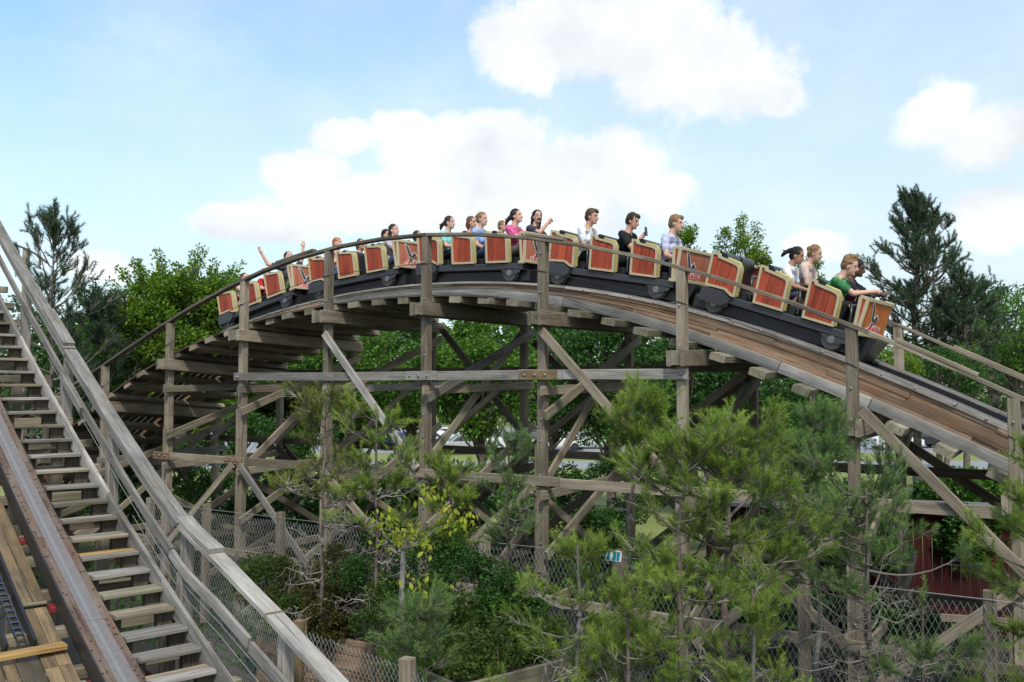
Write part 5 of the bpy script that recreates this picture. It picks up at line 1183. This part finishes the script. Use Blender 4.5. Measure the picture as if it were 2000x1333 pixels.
def parked(loc, rot, paint, label, van=False):
    M = Matrix.Translation(loc) @ Matrix.Rotation(rot, 4, 'Z'); root = empty('parked_car', label, 'car', M, 'cars parked beyond the trees'); I4 = Matrix.Identity(4)
    if van: side = [(-2.3, .35), (2.3, .35), (2.35, .75), (2.2, 1.05), (1.65, 1.2), (1.1, 1.95), (-2.15, 2.0), (-2.3, 1.9)]; win = [(1.5, 1.22), (1.08, 1.85), (.25, 1.85), (.25, 1.22)]
    else: side = [(-2.1, .32), (2.1, .32), (2.15, .65), (2.0, .86), (1.1, .98), (.45, 1.45), (-1.0, 1.48), (-1.75, 1.02), (-2.1, .95)]; win = [(.98, 1.0), (.42, 1.38), (-.98, 1.40), (-1.55, 1.02)]
    V, Fc = prism_xz(side, -.86, .86); n = len(side)
    V = [(x, y * (1 if z < 1.0 else (1 - .16 * (z - 1.0) / .5 if not van else .97)), z) for x, y, z in V]
    me = pymesh('body', V, Fc); bm = bmesh.new(); bm.from_mesh(me); bmesh.ops.recalc_face_normals(bm, faces=bm.faces); bmesh.ops.bevel(bm, geom=list(bm.edges), offset=.05, segments=2, affect='EDGES'); bm.to_mesh(me); bm.free()
    link('body', me, PAINT[paint], root, local=I4)
    for sg in (-1, 1):
        V, Fc = prism_xz(win, sg * .80, sg * .868); me = pymesh('window', [(x, y * (1 - .13 * max(0, z - 1.0) / .5 if not van else .995), z) for x, y, z in V], Fc); bm = bmesh.new(); bm.from_mesh(me); bmesh.ops.recalc_face_normals(bm, faces=bm.faces); bm.to_mesh(me); bm.free()
        link('window', me, GLASS, root, local=I4)
        for x in (-1.3, 1.3):
            w_ = link('wheel', TWM, TYRE, root, local=Matrix.Translation((x, sg * .78, .325))); link('rim', RWM, PAINT['silver'], w_, local=I4)
        boxobj('headlight', root, 2.05, 2.13, sg * .68 - .15, sg * .68 + .15, .68, .8, LAMP_W, .01, local=I4); boxobj('tail_light', root, -2.14, -2.05, sg * .72 - .1, sg * .72 + .1, .7, .9, LAMP_R, .01, local=I4)
    a, b2 = (((1.12, 1.02), (.47, 1.46)) if not van else ((1.66, 1.22), (1.12, 1.9)))
    V = [(a[0] + .015, -.72, a[1]), (a[0] + .015, .72, a[1]), (b2[0] + .02, .64, b2[1]), (b2[0] + .02, -.64, b2[1])]; V += [(x - .05, y, z - .03) for x, y, z in V]
    link('windscreen', pymesh('windscreen', V, [(0, 1, 2, 3), (7, 6, 5, 4), (0, 4, 5, 1), (1, 5, 6, 2), (2, 6, 7, 3), (3, 7, 4, 0)]), GLASS, root, local=I4)
CARS = [(790, 74, 'blue', 0, 'dark blue car glimpsed left of the fifth trestle post'), (838, 76, 'white', 0, 'white car glimpsed just behind the fifth trestle post'), (905, 70, 'silver', 0, 'silver car glimpsed right of the fifth trestle post'), (950, 73, 'white', 1, 'white van glimpsed under the crest of the track'),
        (1090, 74, 'white', 0, 'white car glimpsed right of the crest post'), (1160, 76, 'silver', 0, 'silver car glimpsed behind the brace right of the crest post'), (1310, 72, 'red', 0, 'red car glimpsed left of the big foreground pine'), (1520, 75, 'white', 1, 'white van glimpsed under the lead car'),
        (1575, 73, 'grey', 0, 'grey car glimpsed beside the white van under the lead car'), (1745, 75, 'white', 0, 'white car glimpsed below the descending track'), (1790, 77, 'black', 0, 'black car glimpsed below the descending track'), (1985, 74, 'white', 1, 'white van at the right edge of the car park'), (880, 82, 'white', 0, 'white car in the second row behind the silver one'), (1030, 83, 'grey', 0, 'grey car in the second row under the crest')]
for i, (u, d, pc, vn, lb) in enumerate(CARS):
    c = at(u, 752, d); parked((c[0], d, .465), rnd.choice([0, PI]) + rnd.uniform(-.5, .5), pc, lb, bool(vn))

# ------------------------------------------------------------------ red shed behind the trestle on the right
shed = empty('red_shed', 'low dark red boarded shed with grey roof behind the trestle at right', 'shed', Matrix.Translation((6.8, 17.6, 1.1)))
A = Vector((3.9, 18.4, 1.1)); B = Vector((10.2, 16.4, 1.1)); dW = (B - A).normalized(); nW = Vector((-dW.y, dW.x, 0)); n_b = int((B - A).length / .16)
for i in range(n_b):
    p = A + dW * (.16 * (i + .5)); beam('board', shed, p, p + UP * 2.25, .03, .152, RED_SHED, up=dW)
for i in range(2): p = A + dW * 6.55 + nW * (.5 * i); beam('frame_post', shed, p, p + UP * 2.25, .12, .12, RED_SHED)
beam('sill', shed, A - nW * .04 + UP * .35, B - nW * .04 + UP * .35, .05, .14, W_GREY)
V = [A - nW * .25 + UP * 2.27 - dW * .2, B - nW * .25 + UP * 2.27 + dW * .2, B + nW * .9 + UP * 2.32 + dW * .2, A + nW * .9 + UP * 2.32 - dW * .2]; V += [v + UP * .07 for v in V]
link('roof', pymesh('roof', V, [(3, 2, 1, 0), (4, 5, 6, 7), (0, 1, 5, 4), (1, 2, 6, 5), (2, 3, 7, 6), (3, 0, 4, 7)]), ROOF, shed)

# ------------------------------------------------------------------ fences
def mesh_wires(P0, P1, z0, z1, pitch, r, slope=1.0, hexa=False):
    """diamond wire mesh between two plan points: zig-zag wires"""
    P0, P1 = np.array(P0, float), np.array(P1, float); Lg = np.linalg.norm(P1 - P0); d = (P1 - P0) / Lg; nrm = np.array([-d[1], d[0]])
    parts = []; nh = int((z1 - z0) / pitch); nx = int(Lg / pitch); top = z1
    for i in range(nx + 1):
        x = np.array([i * pitch + (pitch * .5 if j % 2 else 0) for j in range(nh + 1)]); 
        if i % 2: pass
        for sgn in (1, -1):
            xx = i * pitch + np.array([(.5 * pitch * (j % 2)) * sgn for j in range(nh + 1)]); zz_ = z0 + np.arange(nh + 1) * pitch * slope
            ok = zz_ <= z1 + 1e-6
            P_ = np.stack([P0[0] + d[0] * xx, P0[1] + d[1] * xx, zz_], 1)[ok] + np.array([nrm[0], nrm[1], 0]) * (.0015 * sgn)
            parts.append(tube_np(P_, r, 3))
    return merge_q(parts)
fence = empty('chain_link_fence', 'chain-link fence with grey timber posts along the foot of the trestle', 'fence', Matrix.Translation(SP(11, -.6, 1.2)))
FS = [2.6, 4.35, 6.40, 8.6, 10.9, 13.2, 15.72, 17.76, 20.2]
for s in FS:
    o = beam('post', fence, SP(s, -.6, 1.15), SP(s, -.6, 3.47), .13, .13, W_GREY, up=EW3)
    V, Fc = box_vf(0, .001, -.06, .06, -.06, .06); 
for a, b2 in zip(FS[:-1], FS[1:]):
    p0, p1 = SP(a, -.675, 0), SP(b2, -.675, 0); V, Qs = mesh_wires(p0[:2], p1[:2], 1.3, 3.38, .075, .0029)
    link('wire_mesh', npmesh('wire_mesh', V, Qs), WIRE, fence)['kind'] = 'stuff'
    tubeobj('tension_wire', fence, [SP(a, -.675, 3.385), SP(b2, -.675, 3.385)], .004, WIRE, 5)
nf = empty('wire_mesh_fence', 'pale hexagonal wire mesh fence beside the stairs at bottom left', 'fence', Matrix.Translation((-1.9, 8.3, 1.2)))
NFP = [(*at(400, 1140, 10.6), 0), (*at(585, 1212, 9.0), 1), (*at(795, 1286, 8.4), 2), (*at(960, 1400, 7.9), 0)]
for x, y, z, kd in NFP:
    if kd: beam('post', nf, (x, y, 1.15), (x, y, z), .10 if kd == 1 else .12, .10 if kd == 1 else .12, W_HONEY if kd == 1 else W_GREY, up=(.4, .9, 0))
for (x0, y0, z0, _), (x1, y1, z1, _) in zip(NFP[:-1], NFP[1:]):
    V, Qs = mesh_wires((x0, y0), (x1, y1), 1.3, 3.55, .05, .0018, 1.0)
    f = np.clip((V[:, 0] - x0) / (x1 - x0), 0, 1); zt = (z0 - .08) * (1 - f) + (z1 - .08) * f; V[:, 2] = 1.3 + (V[:, 2] - 1.3) * (zt - 1.3) / 2.25
    link('wire_mesh', npmesh('wire_mesh', V, Qs), WIRE_W, nf)['kind'] = 'stuff'

# ------------------------------------------------------------------ timber planters
def planter(label, A, B, top, depth, rows, mat):
    A, B = Vector((*A, 0)), Vector((*B, 0)); d = (B - A).normalized(); n = Vector((-d.y, d.x, 0)); root = empty('timber_planter', label, 'planter', Matrix.Translation(((A + B) / 2) + UP * 1.15))
    h = .215
    for r in range(rows):
        zc = top - h * (r + .5); mid_ = A + (B - A) * rnd.uniform(.4, .6)
        for p0, p1 in ((A, mid_), (mid_, B)): beam('wall_plank', root, p0 + UP * zc + d * .003, p1 + UP * zc - d * .003, .05, h - .008, mat)
    for q in (A, B):
        for r in range(rows): zc = top - h * (r + .5); beam('wall_plank', root, q + UP * zc + n * .03, q + UP * zc + n * depth, .05, h - .008, mat)
    V = [A + n * .02, B + n * .02, B + n * depth, A + n * depth]; V = [v + UP * (top - .12) for v in V] + [v + UP * (1.1) for v in V]
    link('soil', pymesh('soil', V, [(0, 1, 2, 3), (4, 7, 6, 5), (0, 4, 5, 1), (1, 5, 6, 2), (2, 6, 7, 3), (3, 7, 4, 0)]), SOIL, root)
planter('long dark timber planter wall below the bronze hedge', (-3.7, 13.4), (-1.35, 11.9), 2.33, 2.0, 5, W_BROWN)
planter('pale timber planter wall at the bottom centre', (-.55, 9.55), (.66, 10.5), 2.66, 1.4, 6, W_MOSS)

# ------------------------------------------------------------------ shrubs in the planters
SHR = [(515, 1110, 13.6, .50, LF_HEDGE, 'green hedge shrub nearest the stairs'), (590, 1120, 13.3, .55, LF_BRONZE, 'bronze hedge shrub second from the stairs'), (668, 1105, 13.0, .55, LF_BRONZE, 'bronze-green hedge shrub in the middle of the long planter'),
       (560, 1170, 12.9, .42, LF_HEDGE, 'dark low hedge shrub in front of the bronze ones'), (640, 1180, 12.6, .42, LF_BRONZE, 'yellowish low shrub above the planter wall'), (730, 1075, 12.4, .55, LF_DARK, 'dark shrub behind the yellow-leaved sapling'),
       (760, 1170, 11.6, .5, LF_HEDGE, 'dark green shrub left of the sapling trunk'), (850, 1060, 12.0, .55, LF_DARK, 'dark shrub right of the yellow leaves'), (870, 1170, 11.2, .5, LF_HEDGE, 'deep green shrub right of the sapling'),
       (820, 1260, 10.3, .45, LF_HEDGE, 'dark green shrub low beside the mesh fence post'), (900, 1270, 10.2, .48, LF_HEDGE, 'dark round shrub at the bottom centre'), (965, 1240, 10.6, .48, LF_HEDGE, 'green shrub above the pale planter wall'), (1050, 1225, 10.9, .42, LF_HEDGE, 'small green shrub at the right end of the pale planter'),
       (940, 1110, 11.6, .5, LF_DARK, 'dark shrub in the shade behind the low pines'), (1010, 1130, 11.4, .45, LF_DARK, 'dark shrub below the bluish slim pine')]
for u, v, d, r, mt, lb in SHR:
    c = at(u, v, d); shrub('hedge_shrub', (c[0], c[1], c[2] - r * .45), (r, r * .9, r * 1.05), lb, mt, 30, 165, .045, 'hedge shrubs in the planters')
for u, v, d, r, lb in ((815, 1225, 9.1, .25, 'bluish juniper-like tuft beside the sapling trunk'),):
    c = at(u, v, d); pine('dwarf_pine', (c[0], c[1], 1.5), c[2] + .25, c[2] - .5, [(c[2] - .6, .32), (c[2], .28), (c[2] + .3, .1)], lb, N_BLUE, 4, 5, .066, 9, .0046, 6, .025, .6, 2)

# ------------------------------------------------------------------ foreground pines
def fpine(u, vt, d, zc, prof, label, mat, bu=None, **k):
    t_ = at(u, vt, d); b_ = at(bu or u, vt, d); return pine('slim_pine', (b_[0], d, 1.2), t_[2], zc, prof, label, mat, bend=(t_[0] - b_[0], 0), **k)
FP = dict(nl=.066, wid=.0040, kneed=12, gap=.24)
fpine(1255, 775, 9.6, 5.0, [(4.7, .34), (5.2, .34), (5.8, .10)], 'sparse pine with grey bare branches right of the crest post', N_FRESH, whorls=4, per=5, shoots=8, trunk_r=.045, dead=40, up=.75, bu=1205, **FP)
fpine(1430, 850, 9.0, 3.7, [(3.4, .75), (4.2, .85), (4.8, .65), (5.3, .25)], 'dense bright green pine, the largest in the foreground', N_FRESH, whorls=7, per=6, shoots=10, trunk_r=.07, dead=18, up=.5, bu=1400, sec=3, **FP)
fpine(1330, 900, 8.8, 3.2, [(2.8, .8), (3.6, .75), (4.6, .45), (5.1, .2)], 'lower bright pine leaning left of the largest one', N_FRESH, whorls=5, per=5, shoots=8, trunk_r=.055, dead=26, up=.5, **FP)
fpine(1590, 800, 10.0, 4.0, [(3.7, .85), (4.3, .7), (5.1, .38), (5.7, .15)], 'tall slender pine with pale forked trunk right of the largest one', N_BLUE, whorls=7, per=5, shoots=9, trunk_r=.045, dead=18, up=.45, bark=BARK_PALE, **FP)
fpine(1690, 950, 9.3, 3.6, [(2.6, .8), (3.6, .95), (4.4, .75), (4.95, .25)], 'spreading pine in front of the descending track', N_BLUE, whorls=4, per=5, shoots=9, trunk_r=.05, dead=40, up=.3, **FP)
fpine(2025, 900, 8.4, 3.0, [(2.5, .6), (4, .5), (5.1, .25)], 'pine cut by the right edge of the view', N_FRESH, whorls=6, per=5, shoots=8, trunk_r=.05, dead=8, up=.4, **FP)
fpine(632, 778, 12.5, 4.2, [(3.5, .7), (4.6, .65), (5.3, .42), (5.8, .2)], 'olive pine left of centre with a thin straight trunk', N_OLIVE, whorls=5, per=5, shoots=7, trunk_r=.035, dead=30, up=.5, **dict(FP, wid=.0050))
fpine(735, 808, 12.0, 4.0, [(3.5, .75), (4.4, .62), (5.1, .4), (5.6, .15)], 'bright slim pine between the third and fourth camera-side posts', N_FRESH, whorls=5, per=5, shoots=7, trunk_r=.035, dead=24, up=.5, **dict(FP, wid=.0050))
fpine(990, 845, 11.5, 3.9, [(3.1, .45), (4.2, .36), (5.0, .2), (5.4, .08)], 'small bluish pine with a whip-thin trunk under the crest', N_BLUE, whorls=5, per=4, shoots=5, trunk_r=.022, dead=18, up=.5, **FP)
fpine(1130, 1060, 9.0, 2.8, [(2.2, .7), (3.2, .6), (3.9, .4), (4.2, .15)], 'low pine at bottom centre with tangled grey twigs', N_FRESH, whorls=4, per=5, shoots=8, trunk_r=.045, dead=44, up=.45, bark=BARK_PALE, **FP)
fpine(1225, 1150, 8.4, 2.4, [(2.0, .55), (3.0, .5), (3.6, .25)], 'low bright pine right of the teal painted board', N_FRESH, whorls=4, per=5, shoots=8, trunk_r=.035, dead=20, up=.5, **FP)
fpine(880, 920, 12.2, 3.6, [(2.9, .6), (3.8, .5), (4.6, .2)], 'small green pine low in front of the fifth post', N_FRESH, whorls=4, per=4, shoots=7, trunk_r=.028, dead=26, up=.5, **dict(FP, wid=.0050))
fpine(1470, 1150, 8.2, 2.3, [(1.8, .65), (2.8, .6), (3.6, .3)], 'low green pine at the bottom below the largest one', N_FRESH, whorls=4, per=5, shoots=8, trunk_r=.04, dead=22, up=.4, **FP)
fpine(1800, 1150, 8.8, 3.1, [(2.4, .45), (3.2, .5), (4.0, .2)], 'low pine in front of the fence at right', N_BLUE, whorls=2, per=4, shoots=9, trunk_r=.03, dead=14, up=.3, **FP)

# ------------------------------------------------------------------ yellow-leaved sapling
b_ = at(790, 1080, 9.5); sap = empty('yellow_sapling', 'sapling with bright yellow-green leaves and pale lichen trunk', 'tree', Matrix.Translation((b_[0], 9.5, 1.4)))
wood_, C, N = [], [], []
tr = branch_curve((b_[0], 9.5, 1.4), (b_[0] - .01, 9.5, b_[2] + .02), 0, 7, .008); wood_.append(tube_np(tr, np.linspace(.035, .028, 7), 8))
ends = [at(750, 1010, 9.45), at(800, 1025, 9.4), at(838, 960, 9.5), at(880, 1000, 9.4), at(830, 1060, 9.45), at(700, 1000, 9.5), at(820, 1140, 9.4), at(800, 1050, 9.3), at(775, 1045, 9.35), at(905, 1010, 9.45)]
for i, e in enumerate(ends):
    s0 = tr[-1] if i not in (6,) else tr[4]; P_ = branch_curve(s0, e, -.04, 6, .03); wood_.append(tube_np(P_, np.linspace(.012, .003, 6), 5))
    for q in range(0 if i == 5 else 38):
        c = P_[-1] + rng.normal(size=3) * np.array([.11, .09, .06]); C.append(c); N.append(np.array([rng.normal() * .6, rng.normal() * .5, -.75 + rng.normal() * .25]))
V, Qs, T = leaf_mesh(np.array(C), np.array(N), rng.uniform(.05, .095, len(C)), rng.uniform(.1, .9, len(C)), .5); o3 = np.array([b_[0], 9.5, 1.4])
link('crown', npmesh('crown', V - o3, Qs, T), LF_YELLOW, sap, local=Matrix.Identity(4)); V, Qs = merge_q(wood_); link('trunk', npmesh('trunk', V - o3, Qs, smooth=True), BARK_PALE, sap, local=Matrix.Identity(4))

# ------------------------------------------------------------------ small painted board among the pine branches
TEAL = plain('teal_paint', (0.01, 0.22, 0.28), 0.4, 0, 0.2, 9); WHT = plain('white_paint', (0.68, 0.70, 0.70), 0.5, 0, 0.08, 9)
c = at(1196, 1086, 9.15); bd = empty('painted_board', 'small teal and white painted board showing between pine branches', 'sign', Matrix.Translation((c[0], c[1], c[2])) @ Matrix.Rotation(math.radians(5), 4, 'Y') @ Matrix.Rotation(math.radians(22), 4, 'Z'))
I4 = Matrix.Identity(4)
prism_obj('panel', bd, [(-.09, -.05), (.11, -.065), (.115, .05), (-.06, .065)], -.008, .008, WHT)
bd.scale = (.9, .9, .9)
for pl in ([(-.082, -.042), (-.04, -.045), (-.035, .052), (-.06, .055)], [(-.005, -.05), (.04, -.053), (.045, .045), (.0, .05)], [(.048, -.05), (.085, -.055), (.09, .042), (.05, .045)]):
    prism_obj('painted_patch', bd, pl, -.0115, -.0085, TEAL)
boxobj('post', bd, -.012, .012, .012, .036, 1.2 - c[2], .0, W_DARK, .004, local=I4)

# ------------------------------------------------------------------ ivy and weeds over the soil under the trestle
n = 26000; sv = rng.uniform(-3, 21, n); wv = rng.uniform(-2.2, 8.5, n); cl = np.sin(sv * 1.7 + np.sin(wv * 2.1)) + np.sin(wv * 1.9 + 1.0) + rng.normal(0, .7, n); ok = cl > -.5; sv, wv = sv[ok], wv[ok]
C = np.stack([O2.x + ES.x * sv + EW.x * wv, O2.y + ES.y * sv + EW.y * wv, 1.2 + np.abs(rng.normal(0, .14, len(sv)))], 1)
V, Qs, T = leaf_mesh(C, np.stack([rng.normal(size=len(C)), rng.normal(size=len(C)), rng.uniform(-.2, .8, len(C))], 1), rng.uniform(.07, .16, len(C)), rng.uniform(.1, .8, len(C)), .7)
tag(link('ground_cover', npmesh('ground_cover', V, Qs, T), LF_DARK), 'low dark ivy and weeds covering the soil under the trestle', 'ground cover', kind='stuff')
